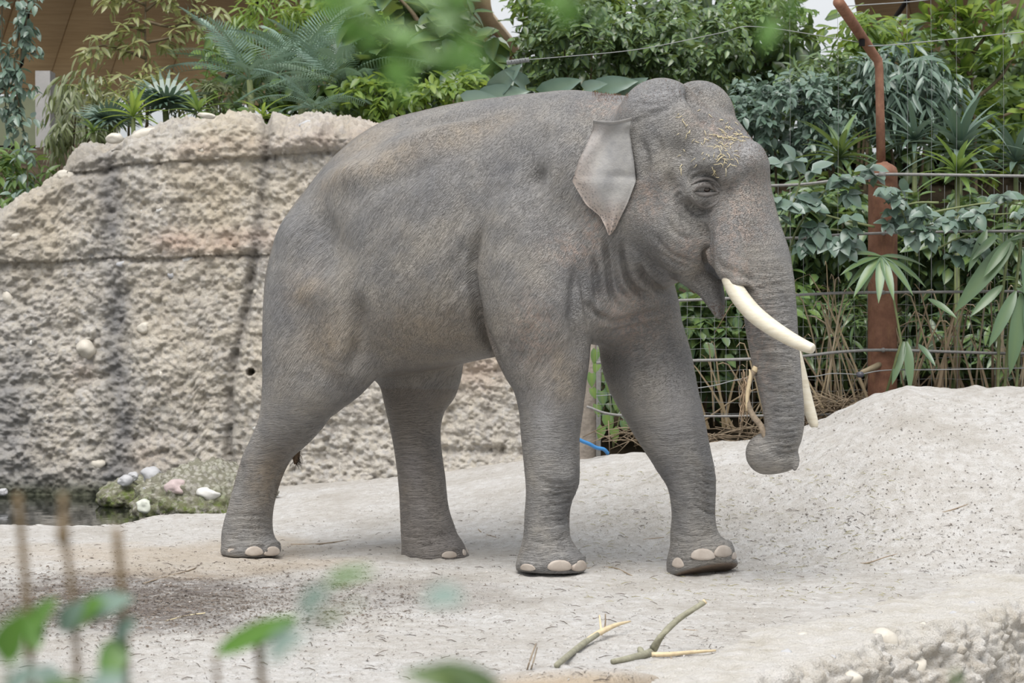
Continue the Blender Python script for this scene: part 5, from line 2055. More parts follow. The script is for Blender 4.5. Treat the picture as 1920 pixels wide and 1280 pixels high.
def palm(label, px, py, Y, n, size, mat, seed, tplf=None, name='palm', cat='palm', base_dz=1.0, elev=(0.2, 1.3), group=None):
    rn = random.Random(seed)
    crown = P(px, py, Y)
    bz_ = min(crown.z - 0.3, max(bankz(crown.x, crown.y), 0.0))
    root = plant(name, Vector((crown.x, crown.y, bz_)), label, cat, group)
    stem_part(root, [root.location, crown.lerp(root.location, 0.5) + Vector((0.04, 0, 0)), crown], [0.05, 0.04, 0.03], M_gstem, 'trunk', 8)
    me = tpl_mesh(tplf or T_FROND, mat, 'frond')
    for i in range(n):
        a = 2 * pi * (i + rn.random() * 0.7) / n
        el = rn.uniform(*elev)
        d = Vector((cos(a) * cos(el), sin(a) * cos(el), sin(el)))
        o = bpy.data.objects.new('frond', me)
        C.objects.link(o)
        o.parent = root
        nn_ = Vector((0, 0, 1)) - d * d.z + Vector((rn.gauss(0, .2), rn.gauss(0, .2), 0))
        o.matrix_local = Matrix.Translation(-root.location) @ place(crown + d * 0.02, d, nn_, size * rn.uniform(0.75, 1.15))
    return root

def rosette(label, px, py, Y, n, size, tpl, mat, seed, elev=(0.1, 1.3), name='strap_plant', cat='plant', group=None, stalk=True, face=0.0):
    rn = random.Random(seed)
    c0 = P(px, py, Y)
    bz_ = min(c0.z - 0.05, max(bankz(c0.x, c0.y), 0.0))
    root = plant(name, Vector((c0.x, c0.y, bz_)), label, cat, group)
    if stalk:
        stem_part(root, [root.location, c0], [0.03, 0.02], M_gstem, 'stalk', 8)
    me = tpl_mesh(tpl, mat, 'leaf')
    for i in range(n):
        a = i * 2.39996 + rn.uniform(-.3, .3)
        el = elev[0] + (elev[1] - elev[0]) * (i / n) + rn.uniform(-.1, .1)
        d = Vector((cos(a) * cos(el), sin(a) * cos(el) - face, sin(el)))
        o = bpy.data.objects.new('leaf', me)
        C.objects.link(o)
        o.parent = root
        h = Vector((0, 0, 0.10 * size * i / n))
        o.matrix_local = Matrix.Translation(-root.location) @ place(c0 + h, d, Vector((0, 0, 1)) + Vector((-d.x, -d.y, 0)) * 0.3, size * rn.uniform(0.75, 1.1))
    return root

# ------------------------------------------------------------------ the planting, left to right
def px_path(pts, Y, dY=0.0, n=4):
    return [Vector(v_) for v_ in catmull([list(P(a, b, Y + dY * i)) for i, (a, b) in enumerate(pts)], n)]

def vine_plant(name, label, cat, paths, Y, per, size, tpl, mat, n_ind, seed, rad=0.012, smat=None, droop=0.5, up=0.5, sub=6, twl=0.25, org=None, fwd=0.6, group=None):
    rn = random.Random(seed)
    pp = [px_path(p, Y) for p in paths]
    root = plant(name, org or pp[0][0], label, cat, group)
    Ms = []
    for q in pp:
        stem_part(root, q, [rad * (1 - 0.6 * k / (len(q) - 1)) for k in range(len(q))], smat)
        L = len(q) - 1
        for i in range(sub):
            f = 0.1 + 0.9 * (i + rn.random()) / sub
            j = min(int(f * L), L - 1)
            p = q[j].lerp(q[j + 1], f * L - j)
            t_ = (q[j + 1] - q[j]).normalized()
            d = (t_ * 0.5 + Vector((rn.gauss(0, .8), rn.gauss(-.2, .6), rn.gauss(0, .6)))).normalized()
            path = [p, p + d * twl * 0.5, p + d * twl + Vector((0, 0, -0.15 * twl))]
            Ms += twig_leaves(path, per, size, rn, droop=droop, up=up, fwd=fwd)
    put_leaves(root, tpl, mat, Ms, n_ind)
    return root

vine_plant('hanging_vine', 'dense climbing vine hanging down the left edge of the picture', 'vine',
           [[(30, -40), (35, 60), (28, 150), (40, 220), (50, 300), (52, 380)], [(50, -40), (50, 30), (38, 110), (30, 190)], [(5, -40), (3, 60), (8, 150), (12, 230)]],
           21.5, 6, 0.105, T_OV, LM_BLUE, 260, 1, 0.010, None, 0.7, 0.5, 24, 0.18)
vine_plant('pale_leaved_tree', 'slim tree with long pale sunlit leaves against the timber roof', 'tree',
           [[(276, 260), (275, 150), (272, 60), (274, -30)], [(274, 110), (235, 95), (195, 85), (165, 95)], [(273, 60), (240, 50), (210, 70), (185, 75)], [(274, 40), (320, 50), (355, 40), (400, 22)],
            [(274, 80), (320, 70), (345, 55)], [(273, 20), (300, 0), (340, -15)], [(273, 10), (230, -10), (200, -20)]],
           23.0, 6, 0.155, T_LAW, LM_PALE, 280, 2, 0.016, None, 0.35, 0.6, 9, 0.22)
bush('drooping_shrub', 'dull olive shrub with drooping narrow leaves beside the grey column', 'shrub', 148, 215, 22.6, 52, 85, 0.4, 60, 9, 0.15, T_LA, LM_OLIVE, 240, 3, droop=1.2)
bush('pale_shrub', 'greyish pale-leaved shrub above the rock wall crest', 'shrub', 255, 172, 23.0, 110, 38, 0.5, 55, 8, 0.16, T_LA, LM_PALE, 240, 4, droop=0.2)
bush('pale_shrub', 'loose grey-green shrub between the fan palm and feathery palms', 'shrub', 385, 178, 23.4, 70, 30, 0.5, 36, 8, 0.14, T_LA, LM_OLIVE, 200, 5, droop=0.3)
bush('leafy_shrub', 'glossy dark shrub at the left edge below the hanging vine', 'shrub', 30, 330, 22.4, 70, 50, 0.4, 34, 8, 0.17, T_LAW, LM_MID, 200, 6)
palm('small fan palm with blue-grey leaves left of the dark green one', 205, 232, 21.9, 9, 0.36, LM_BLUE, 7, T_FAN, 'fan_palm', elev=(0.1, 1.2))
rosette('dark green starry leaf clump on the wall crest, left one', 250, 222, 21.6, 20, 0.36, T_STRAPW, LM_BRIGHT, 8, (0.0, 1.3), 'lady_palm', 'palm')
rosette('dark green starry leaf clump on the wall crest, right one', 372, 212, 21.7, 18, 0.32, T_STRAPW, LM_MID, 9, (0.1, 1.3), 'lady_palm', 'palm')
palm('blue-grey fan palm behind the two starry leaf clumps', 310, 205, 22.3, 9, 0.42, LM_BLUE, 10, T_FAN, 'fan_palm', elev=(0.1, 1.2))
rosette('small grassy tuft at the left end of the wall crest', 175, 250, 21.7, 22, 0.22, T_STRAP, LM_MID, 11, (0.1, 1.3), 'grass_tuft', 'grass')
rosette('light green arching blades over the dip in the wall crest', 492, 222, 21.6, 14, 0.32, T_STRAP, LM_BRIGHT, 12, (0.1, 1.2), 'grass_tuft', 'grass')
palm('tall feathery blue-green palm above the wall, left of three', 468, 150, 23.0, 12, 0.75, LM_PALM, 13, group='feathery palms over the wall')
palm('feathery blue-green palm above the wall, middle of three', 560, 130, 23.3, 14, 0.85, LM_PALM, 14, group='feathery palms over the wall')
palm('feathery blue-green palm above the wall, right of three', 640, 165, 22.8, 14, 0.75, LM_PALM, 15, group='feathery palms over the wall')
palm('low arching feathery palm just above the rock wall', 590, 205, 22.3, 14, 0.5, LM_PALM, 16, elev=(0, 1.0), group='feathery palms over the wall')
bush('sunlit_shrub', 'bright yellow-green sunlit shrub high above the feathery palms', 'shrub', 505, 35, 24.5, 60, 55, 0.6, 45, 8, 0.16, T_LA, LM_BRIGHT, 220, 17)
bush('sunlit_shrub', 'tall airy green shrub at the top, left of the big dark leaves', 'shrub', 630, 40, 24.8, 80, 60, 0.6, 70, 8, 0.14, T_OV, LM_BRIGHT, 220, 18)
bush('leafy_shrub', 'mid green shrub between feathery palms and elephant back', 'shrub', 700, 185, 22.6, 70, 40, 0.5, 45, 8, 0.13, T_OV, LM_BRIGHT, 220, 19)
vine_plant('large_leaved_tree', 'small tree with very large dark leaves above the elephant back', 'tree',
           [[(795, 260), (797, 170), (795, 90), (790, 40)], [(795, 120), (750, 90), (710, 70), (690, 60)], [(795, 90), (840, 75), (880, 80), (910, 90)], [(794, 150), (740, 140), (700, 140)], [(795, 60), (770, 20), (740, -10)], [(795, 110), (850, 120), (900, 140)]],
           22.8, 4, 0.36, T_OVW, LM_DARK, 200, 20, 0.03, None, 0.5, 0.8, 6, 0.3)
bush('leafy_shrub', 'bright low foliage just behind the elephant back ridge', 'shrub', 850, 170, 22.0, 110, 28, 0.4, 60, 7, 0.13, T_OV, LM_BRIGHT, 260, 21)
bush('leafy_shrub', 'shadowy foliage filling the gap under the large-leaved tree', 'shrub', 800, 130, 24.2, 150, 60, 0.5, 80, 8, 0.16, T_OV, LM_DARK, 200, 22)
# elephant-ear leaves
ear_root = plant('elephant_ear_plant', P(1000, 330, 21.4), 'plant with huge ribbed arrow-shaped leaves behind the elephant back', 'plant')
me_e = tpl_mesh(leaf_tpl(0.62, 'heart', 8, 0.35, 0.25, 0.03), LM_BLUE, 'leaf')
for (x0, y0, x1, y1, w_) in [(925, 172, 965, 128, 1), (905, 188, 975, 168, 1), (1018, 178, 1075, 150, 1), (1095, 168, 1125, 155, .8), (1118, 170, 1180, 150, 1.0), (870, 190, 920, 180, .8), (985, 160, 960, 135, .7), (1150, 185, 1200, 150, .9)]:
    a, b = P(x0, y0, 21.3), P(x1, y1, 21.1)
    o = link('leaf', me_e, ear_root)
    o.matrix_local = Matrix.Translation(-ear_root.location) @ place(a, b - a, Vector((0.1, -0.96, 0.25)), (b - a).length * 1.1)
    stem_part(ear_root, [ear_root.location + Vector((RN.uniform(-.2, .2), 0.1, 0)), a.lerp(ear_root.location, 0.4) + Vector((0, 0, 0.05)), a], [0.012, 0.010, 0.007], M_gstem, 'leaf_stalk')
# dense dark shrubs behind the head
bush('dense_shrub', 'dense small-leaved shrub directly above the elephant shoulders', 'shrub', 1090, 75, 23.0, 105, 75, 0.7, 150, 10, 0.115, T_OV, LM_DARK, 280, 23)
bush('dense_shrub', 'dense small-leaved shrub above the domed elephant head', 'shrub', 1260, 90, 23.2, 130, 90, 0.7, 170, 10, 0.115, T_OV, LM_DARK, 280, 24)
bush('dense_shrub', 'dense dark small-leaved shrub right of the elephant forehead', 'shrub', 1480, 220, 21.6, 120, 85, 0.6, 200, 10, 0.105, T_OV, LM_BLUE, 290, 25)
bush('dense_shrub', 'dark shrub between elephant head and upright pipe, upper part', 'shrub', 1560, 165, 22.4, 100, 60, 0.6, 130, 9, 0.14, T_LAW, LM_DARK, 260, 26)
bush('airy_tree', 'airy tree of tiny leaves against the bright opening', 'tree', 1430, 45, 24.5, 85, 70, 0.8, 120, 9, 0.10, T_OV, LM_MID, 240, 27)
bush('airy_tree', 'loose bright twigs high above the elephant, left of the bright gap', 'tree', 1070, 0, 25.5, 100, 40, 0.8, 80, 8, 0.12, T_OV, LM_BRIGHT, 240, 28)
bush('dense_shrub', 'deep green shrub filling the space behind the elephant neck', 'shrub', 1150, 140, 24.2, 140, 60, 0.5, 90, 9, 0.14, T_OV, LM_DARK, 160, 29)
bush('drooping_shrub', 'shrub of long drooping leaves right behind the upright pipe', 'shrub', 1690, 160, 21.8, 100, 75, 0.5, 95, 9, 0.20, T_LA, LM_BLUE, 280, 30, droop=0.7)
vine_plant('bright_leaved_tree', 'tall tree with big upright bright green leaves, top right', 'tree',
           [[(1830, 400), (1828, 250), (1820, 120), (1815, -20)], [(1826, 220), (1760, 160), (1710, 110), (1690, 60)], [(1825, 150), (1780, 90), (1760, 40)], [(1824, 190), (1880, 140), (1910, 80)],
            [(1826, 260), (1750, 220), (1700, 190)], [(1824, 100), (1860, 50), (1880, 0)], [(1826, 240), (1900, 210), (1960, 190)], [(1822, 60), (1780, 10), (1750, -30)]],
           22.2, 7, 0.23, T_OBOV, LM_BRIGHT, 290, 31, 0.02, None, -0.5, 0.4, 9, 0.3)
bush('leafy_shrub', 'shaded broad-leaved shrub under the bright green tree', 'shrub', 1840, 220, 23.2, 130, 80, 0.6, 100, 8, 0.20, T_OBOV, LM_MID, 260, 32)
bush('leafy_shrub', 'bright oval leaves behind the leaning pipe', 'shrub', 1610, 60, 23.4, 50, 40, 0.4, 30, 7, 0.18, T_OBOV, LM_BRIGHT, 160, 33)
# strap-leaved plants around the post
rosette('large silvery strap-leaved plant right of the rusty post, rear', 1800, 290, 20.2, 34, 0.52, T_STRAPW, LM_BLUE, 34, (-0.1, 1.35), face=0.2)
rosette('silvery strap-leaved plant at the right edge', 1905, 310, 20.4, 26, 0.50, T_STRAPW, LM_BLUE, 35, (-0.1, 1.3), face=0.2)
rosette('narrow strap-leaved plant just right of the upright pipe', 1715, 270, 20.8, 30, 0.44, T_STRAP, LM_BLUE, 36, (0.0, 1.3), face=0.2)
rosette('strap-leaved plant with yellow-green young leaves above the top cable', 1795, 330, 19.4, 24, 0.40, T_STRAPW, LM_MID, 37, (-0.2, 1.4), face=0.4)
rosette('dark strap-leaved plant left of the rusty post', 1575, 300, 20.6, 28, 0.46, T_STRAPW, LM_DARK, 38, (-0.1, 1.3), face=0.2)
bush('leafy_shrub', 'dark understory shrub left of the rusty post', 'shrub', 1540, 420, 20.2, 90, 90, 0.5, 110, 8, 0.16, T_OV, LM_DARK, 240, 39)
bush('leafy_shrub', 'dark understory shrub right of the rusty post', 'shrub', 1770, 450, 20.0, 110, 90, 0.5, 120, 8, 0.17, T_OV, LM_DARK, 240, 40)
bush('leafy_shrub', 'dark understory foliage at the right edge', 'shrub', 1920, 480, 20.0, 70, 110, 0.5, 70, 8, 0.18, T_LAW, LM_DARK, 200, 41)
bush('leafy_shrub', 'low shaded foliage behind the elephant trunk', 'shrub', 1430, 560, 19.9, 90, 70, 0.4, 70, 7, 0.15, T_OV, LM_MID, 220, 42)
bush('leafy_shrub', 'low shaded foliage under the elephant chin', 'shrub', 1320, 620, 19.8, 60, 80, 0.4, 55, 7, 0.16, T_OVW, LM_DARK, 220, 43)
bush('leafy_shrub', 'shaded foliage low behind the wire mesh, left of the post', 'shrub', 1560, 610, 20.0, 80, 80, 0.4, 80, 8, 0.15, T_LA, LM_DARK, 220, 44)
bush('leafy_shrub', 'shaded foliage low behind the wires, right of the post', 'shrub', 1800, 620, 19.9, 110, 80, 0.4, 100, 8, 0.18, T_LAW, LM_DARK, 220, 45)
bush('leafy_shrub', 'shaded leaves between the two elephant forelegs', 'shrub', 1190, 730, 19.7, 50, 70, 0.3, 30, 7, 0.15, T_OVW, LM_DARK, 150, 46)
# grey-green bramble in front of the fence
def bramble(label, paths, Y, seed, n_ind=150, size=0.16, per=5, sub=6, mat=None, name='bramble', tpl=None):
    rn = random.Random(seed)
    pp = [px_path(p, Y + rn.uniform(-.15, .1)) for p in paths]
    root = plant(name, pp[0][0], label, 'shrub')
    Ms = []
    for q in pp:
        stem_part(root, q, [0.010 * (1 - 0.5 * k / (len(q) - 1)) for k in range(len(q))], M_gstem, 'cane')
        L = len(q) - 1
        for i in range(sub):
            f = 0.12 + 0.88 * (i + rn.random() * 0.6) / sub
            j = min(int(f * L), L - 1)
            p = q[j].lerp(q[j + 1], f * L - j)
            t_ = (q[j + 1] - q[j]).normalized()
            dd_ = (t_ * 0.4 + Vector((rn.gauss(0, .5), -0.4 + rn.gauss(0, .3), rn.gauss(-0.1, .5)))).normalized()
            pe_ = p + dd_ * size * 0.8
            for a in range(per):
                an = (a - (per - 1) / 2) * 1.1
                sd = dd_.cross(Vector((0, 0, 1)))
                if sd.length < 0.1:
                    sd = Vector((1, 0, 0))
                sd.normalize()
                d = dd_ * cos(an) + sd * sin(an) + Vector((0, 0, -0.35))
                Ms.append(place(pe_, d, Vector((rn.gauss(0, .25), -0.55, 0.75)), size * rn.uniform(0.75, 1.15) * (1 - 0.12 * abs(a - (per - 1) / 2))))
    put_leaves(root, tpl or T_OVW, mat or LM_BLUE, Ms, n_ind)
    return root
bramble('grey-green bramble spray between the trunk and the rusty post', [[(1480, 470), (1500, 420), (1560, 345), (1600, 335)], [(1640, 425), (1580, 412), (1520, 395), (1465, 385)],
        [(1690, 360), (1640, 345), (1590, 340), (1500, 350)], [(1470, 440), (1480, 400), (1500, 340), (1490, 310)], [(1600, 440), (1560, 430), (1500, 440)]], 18.0, 50, 220)
bramble('grey-green bramble spray draped across the rusty post', [[(1720, 480), (1700, 420), (1680, 370), (1655, 350)], [(1760, 380), (1720, 380), (1680, 390), (1650, 400)], [(1700, 460), (1720, 430), (1750, 420)]], 17.95, 51, 120, 0.13)
bramble('grey-green bramble spray right of the post over the second cable', [[(1700, 430), (1760, 420), (1830, 405), (1900, 400)], [(1740, 400), (1790, 390), (1860, 380), (1930, 385)], [(1750, 470), (1790, 450), (1840, 430)]], 18.0, 52, 200, 0.15)
# umbrella-like plant in front of the post
um = plant('umbrella_plant', P(1655, 760, 17.95), 'drooping umbrella of long narrow green leaves hanging on the rusty post', 'plant')
uc = P(1652, 480, 17.9)
stem_part(um, [um.location, P(1690, 640, 17.9), P(1672, 540, 17.9), uc], [0.010, 0.010, 0.008, 0.006], M_gstem, 'stalk')
me_u = tpl_mesh(leaf_tpl(0.22, 'lance', 7, 0.3, 0.28), leaf_mat('leaf_umbrella', [(0.10, 0.18, 0.11), (0.13, 0.22, 0.13), (0.10, 0.17, 0.12)], 0.4, 0.2), 'leaf')
for (x, y, dy) in [(1572, 482, 0.0), (1590, 512, -0.1), (1598, 535, -0.05), (1612, 545, -0.15), (1650, 552, -0.2), (1672, 548, -0.2), (1702, 542, -0.15), (1726, 532, -0.05), (1730, 500, 0.05), (1622, 540, 0.0)]:
    b = P(x, y, 17.9 + dy)
    d = b - uc
    o = link('leaf', me_u, um)
    d2 = d + Vector((0, 0, d.length * 0.25))
    o.matrix_local = Matrix.Translation(-um.location) @ place(uc, d2, Vector((0, -0.5, 0.85)), d.length * 1.12)
# ginger-like leaves at the right
gi = plant('ginger_plant', P(1880, 800, 18.1), 'ginger-like plant with long broad green leaves, right edge', 'plant')
LM_GING = leaf_mat('leaf_ginger', [(0.10, 0.17, 0.09), (0.13, 0.21, 0.11), (0.09, 0.16, 0.10)], 0.4, 0.2, (0.18, 0.26, 0.10))
me_g = tpl_mesh(leaf_tpl(0.24, 'lance', 8, 0.3, 0.2), LM_GING, 'leaf')
for (x0, y0, x1, y1) in [(1905, 445, 1800, 570), (1895, 450, 1852, 510), (1895, 450, 1935, 440), (1905, 545, 1862, 640), (1915, 550, 1902, 690), (1925, 550, 1935, 650), (1925, 460, 1925, 540), (1880, 535, 1828, 585),
                         (1850, 430, 1822, 500), (1905, 540, 1950, 560), (1870, 440, 1830, 480), (1695, 640, 1678, 712), (1700, 640, 1710, 722), (1722, 645, 1752, 680), (1740, 560, 1790, 590)]:
    a, b = P(x0, y0, 18.0), P(x1, y1, 17.85)
    o = link('leaf', me_g, gi)
    o.matrix_local = Matrix.Translation(-gi.location) @ place(a, (b - a) + Vector((0, 0, 0.02)), Vector((0.1, -0.75, 0.5)), (b - a).length * 1.05)
for pts in ([(1880, 800), (1890, 640), (1905, 540), (1915, 440)], [(1870, 800), (1875, 600), (1893, 450)], [(1700, 780), (1705, 700), (1698, 640)], [(1900, 800), (1912, 650), (1925, 540)]):
    q = px_path(pts, 18.1)
    stem_part(gi, q, [0.012] * len(q), M_gstem, 'stalk')
# heart-leaved creeper between the forelegs
hc = plant('heart_leaved_creeper', P(1150, 840, 18.7), 'heart-leaved creeper on the mesh between the elephant forelegs', 'vine')
me_h = tpl_mesh(T_HEART, LM_MID, 'leaf')
for pts in ([(1150, 840), (1145, 760), (1135, 700), (1120, 650)], [(1150, 840), (1160, 790), (1168, 750)]):
    q = px_path(pts, 18.6)
    stem_part(hc, q, [0.006] * len(q), M_gstem, 'stalk')
for (x, y, s_) in [(1110, 712, .10), (1118, 668, .10), (1122, 690, .09), (1128, 745, .11), (1160, 750, .12), (1138, 790, .12), (1150, 815, .10), (1175, 775, .1), (1110, 740, .08), (1130, 812, .1), (1168, 800, .09), (1118, 770, .09), (1140, 730, .07)]:
    o = link('leaf', me_h, hc)
    o.matrix_local = Matrix.Translation(-hc.location) @ place(P(x, y - 12, 18.5), Vector((RN.uniform(-.4, .4), -.2, -1)), Vector((RN.uniform(-.3, .3), -1, 0.45)), s_ * 1.1)

# dry grass and reed stalks at the fence
def dry_clump(label, x0, x1, ytop, ybot, Y, n, seed, lean=40, name='dry_reeds'):
    rn = random.Random(seed)
    o0 = P((x0 + x1) / 2, ybot, Y)
    root = plant(name, o0, label, 'grass')
    me_ = None
    m = MB()
    for i in range(n):
        x = rn.uniform(x0, x1)
        yb = ybot + rn.uniform(-8, 8)
        yt_ = rn.uniform(ytop, ytop + (ybot - ytop) * 0.6)
        ln = rn.gauss(0, lean)
        Yp = Y + rn.uniform(-.25, .25)
        bendf = rn.uniform(-.2, 0.5)
        q = [P(x, yb, Yp), P(x + ln * 0.35, yb + (yt_ - yb) * 0.5, Yp - 0.03), P(x + ln * 0.8, yt_ + 6, Yp - 0.06), P(x + ln * 1.1, yt_ + abs(ln) * bendf, Yp - 0.09)]
        q = [Vector(v_) for v_ in catmull([list(a) for a in q], 2)]
        if i % 2 == 0:
            mm = MB()
            mm.tube(q, [0.009, 0.009, 0.008, 0.008, 0.006, 0.005, 0.003], 4)
            me = mm.mesh('stalk', M_dry)
            rebase(me, o0)
            link('stalk', me, root)
        else:
            w = rn.uniform(0.006, 0.014)
            vs_ = []
            for k, p in enumerate(q):
                ww = w * (1 - k / (len(q)))
                vs_ += [p + Vector((-ww, 0, 0)), p + Vector((ww, rn.uniform(-.004, .004), 0))]
            m.add(vs_, [(2 * k, 2 * k + 1, 2 * k + 3, 2 * k + 2) for k in range(len(q) - 1)])
    if m.v:
        me = m.mesh('blades', M_dry)
        rebase(me, o0)
        tag(link('blades', me, root), kind='stuff')
    return root
dry_clump('dry tan reed stalks leaning left of the rusty post', 1500, 1640, 470, 770, 18.45, 26, 60, 75)
dry_clump('tangle of withered tan blades right of the rusty post', 1690, 1880, 520, 740, 18.4, 34, 61, 60)
dry_clump('sparse dry stalks behind the hanging trunk', 1290, 1480, 620, 800, 18.6, 18, 62, 80)
dry_clump('withered blades hanging at the far right of the fence', 1870, 1960, 560, 740, 18.5, 12, 63, 30)
# flattened straw litter at the foot of the mesh
m = MB()
rn = random.Random(8)
for i in range(420):
    x, y = rn.uniform(1480, 1640), rn.uniform(745, 800)
    if rn.random() < 0.35:
        x, y = rn.uniform(1130, 1480), rn.uniform(800, 835)
    p = P(x, y, 18.35 + rn.uniform(-.3, .2))
    d = Vector((rn.gauss(0, 1), rn.gauss(0, .4), rn.gauss(0, .45))).normalized() * rn.uniform(.06, .2)
    m.tube([p - d, p + Vector((0, 0, .01)), p + d], [0.004, 0.005, 0.002], 3)
tag(m.build('straw_litter', M_dry), 'flattened straw litter along the foot of the wire fence', 'straw', kind='stuff')

# distant foliage mass behind everything (uncountable)
rn = random.Random(77)
for (nm_, lab, x0, x1, y0, y1, Y, n, sz, mat) in [
        ('background_foliage', 'dark mass of foliage far behind the rusty post', 1120, 2000, 90, 520, 24.5, 5200, 0.24, LM_DARK),
        ('background_foliage', 'dark mass of foliage far behind the elephant back', 640, 1490, 10, 260, 25.5, 4200, 0.22, LM_DARK),
        ('background_foliage', 'low shadowy leaves behind the mesh fence', 1120, 2000, 480, 800, 20.6, 2600, 0.17, LM_DARK),
        ('background_foliage', 'green leaves behind the crest of the wall', 380, 720, 90, 250, 24.6, 1300, 0.18, LM_MID)]:
    Ms = []
    for i in range(n):
        x, y = rn.uniform(x0, x1), rn.uniform(y0, y1)
        if rn.random() < 0.12:
            y = y0 - abs(rn.gauss(0, 25))
        if (885 < x < 975 and y < 105 or 1515 < x < 1605 and y < 105) and rn.random() < 0.93:
            continue
        p = P(x, y, Y + rn.uniform(-.5, .8))
        Ms.append(place(p, Vector((rn.gauss(0, 1), rn.gauss(-.4, .5), rn.gauss(-.3, .7))), Vector((rn.gauss(0, .5), rn.gauss(-.4, .4), 1)), sz * rn.uniform(.6, 1.2)))
    me = stuff_mesh(T_OV, Ms, mat, nm_)
    tag(link(nm_, me), lab, 'foliage', kind='stuff')
# ------------------------------------------------------------------ branches, twigs and litter on the sand
M_gbark = simple_mat('green_bark', (0.27, 0.26, 0.19), 0.75, 0.25, 30, 0.3, 80)
def ground_tube(pts, mat, name, lift=0.0, parent=None, org=None, seg=8):
    """pts: px,py,radius px,height above ground"""
    q = []
    for (x, y, r, h) in pts:
        g_ = ground_hit(x, y + h)         # foot point below the stem
        p = P(x, y, g_.y)
        q.append(list(p + Vector((0, 0, lift))) + [r * g_.y / F])
    q = catmull(q, 4)
    m = MB()
    m.tube(q[:, :3], list(np.maximum(q[:, 3], 0.0008)), seg)
    me = m.mesh(name, mat)
    o0 = org if org is not None else Vector(q[0][:3])
    rebase(me, o0)
    return link(name, me, parent, None if parent else o0), o0
b1 = empty('fallen_branch', ground_hit(1225, 1236), 'forked greenish branch with a raised arm lying on the sand', 'branch')
for pts, mt, nm_ in [
    ([(1148, 1245, 5, 1), (1180, 1239, 7, 1), (1212, 1231, 8, 2), (1222, 1226, 9, 4), (1240, 1197, 6.5, 33), (1270, 1167, 6, 60), (1298, 1148, 5.5, 78), (1320, 1134, 5, 90)], M_gbark, 'limb'),
    ([(1205, 1232, 6, 2), (1200, 1222, 6, 8), (1198, 1219, 3, 10)], M_gbark, 'knot'),
    ([(1222, 1232, 5, 2), (1260, 1231, 4.5, 2), (1300, 1227, 3.5, 2), (1342, 1224, 2, 1)], M_cutwood, 'split_wood'),
    ([(1258, 1236, 1.6, 1), (1262, 1250, 1.3, 1), (1263, 1262, 1, 0)], M_bark, 'twig'),
    ([(1316, 1137, 5.2, 88), (1323, 1131, 5.2, 92)], M_cutwood, 'cut_end')]:
    ground_tube(pts, mt, nm_, 0.012, b1, b1.location)
b2_ = empty('fallen_branch', ground_hit(1090, 1225), 'split branch with pale torn wood lying left of the forked one', 'branch')
for pts, mt, nm_ in [
    ([(1044, 1252, 6, 1), (1070, 1230, 6, 2), (1098, 1208, 6, 6), (1120, 1194, 5, 10)], M_gbark, 'limb'),
    ([(1096, 1207, 4, 7), (1125, 1190, 5.5, 12), (1155, 1176, 4, 16), (1182, 1169, 1.5, 18)], M_cutwood, 'split_wood'),
    ([(1128, 1194, 2.5, 8), (1126, 1175, 2, 25), (1124, 1158, 1.5, 40)], M_cutwood, 'twig'),
    ([(1132, 1190, 2, 8), (1135, 1172, 1.6, 25), (1135, 1155, 1.2, 40)], M_bark, 'twig')]:
    ground_tube(pts, mt, nm_, 0.012, b2_, b2_.location)
tw = [([(988, 1258, 1.8, 0), (996, 1232, 1.8, 22), (1005, 1208, 1.8, 45)], 'thin grey twig standing upright left of the split branch'),
      ([(995, 1258, 1.6, 0), (1001, 1238, 1.6, 18), (1007, 1215, 1.4, 36)], 'thinner twig leaning on the upright grey one'),
      ([(545, 1021, 1.4, 0), (590, 1021, 1.8, 0), (630, 1017, 2, 0), (655, 1013, 1.4, 0)], 'dark twig on the sand between the hind feet'),
      ([(268, 1095, 1.4, 0), (310, 1082, 1.6, 0), (345, 1073, 1.4, 0), (368, 1065, 1.2, 2)], 'dark twig lying in front of the near hind foot'),
      ([(1020, 1078, 1, 0), (1100, 1066, 1.2, 0), (1150, 1065, 1.4, 0), (1185, 1080, 1.2, 0)], 'curved thin twig by the near front foot'),
      ([(1706, 966, 1.2, 0), (1740, 968, 1.6, 0), (1780, 958, 1.6, 0), (1815, 946, 1.2, 0)], 'dark twig lying high on the sand slope'),
      ([(1572, 1052, 1.2, 0), (1620, 1057, 1.4, 0), (1660, 1045, 1.2, 0), (1696, 1036, 1, 0)], 'forked twig on the flat sand at the slope foot'),
      ([(890, 985, 1, 0), (905, 1000, 1.2, 0), (930, 1008, 1, 0)], 'small dark twig behind the near front foot'),
      ([(1185, 1015, 1, 0), (1210, 1012, 1.2, 0), (1245, 1008, 1, 0)], 'short twig behind the lifted foot'),
      ([(1280, 1181, 1, 0), (1310, 1183, 1.2, 0), (1340, 1182, 1, 0)], 'straight thin twig right of the raised branch arm'),
      ([(620, 1208, 1.2, 0), (680, 1212, 1.6, 0), (720, 1208, 1.2, 0)], 'pale straw stalk on the front sand left of centre'),
      ([(310, 1165, 1.2, 0), (350, 1155, 1.4, 0), (385, 1150, 1.2, 6)], 'pale stalk on the bark litter')]
for pts, lab in tw:
    o, _ = ground_tube(pts, M_bark if 'pale' not in lab else M_straw, 'twig', 0.003, None, None, 5)
    tag(o, lab, 'twig', 'thin twigs lying on the sand')

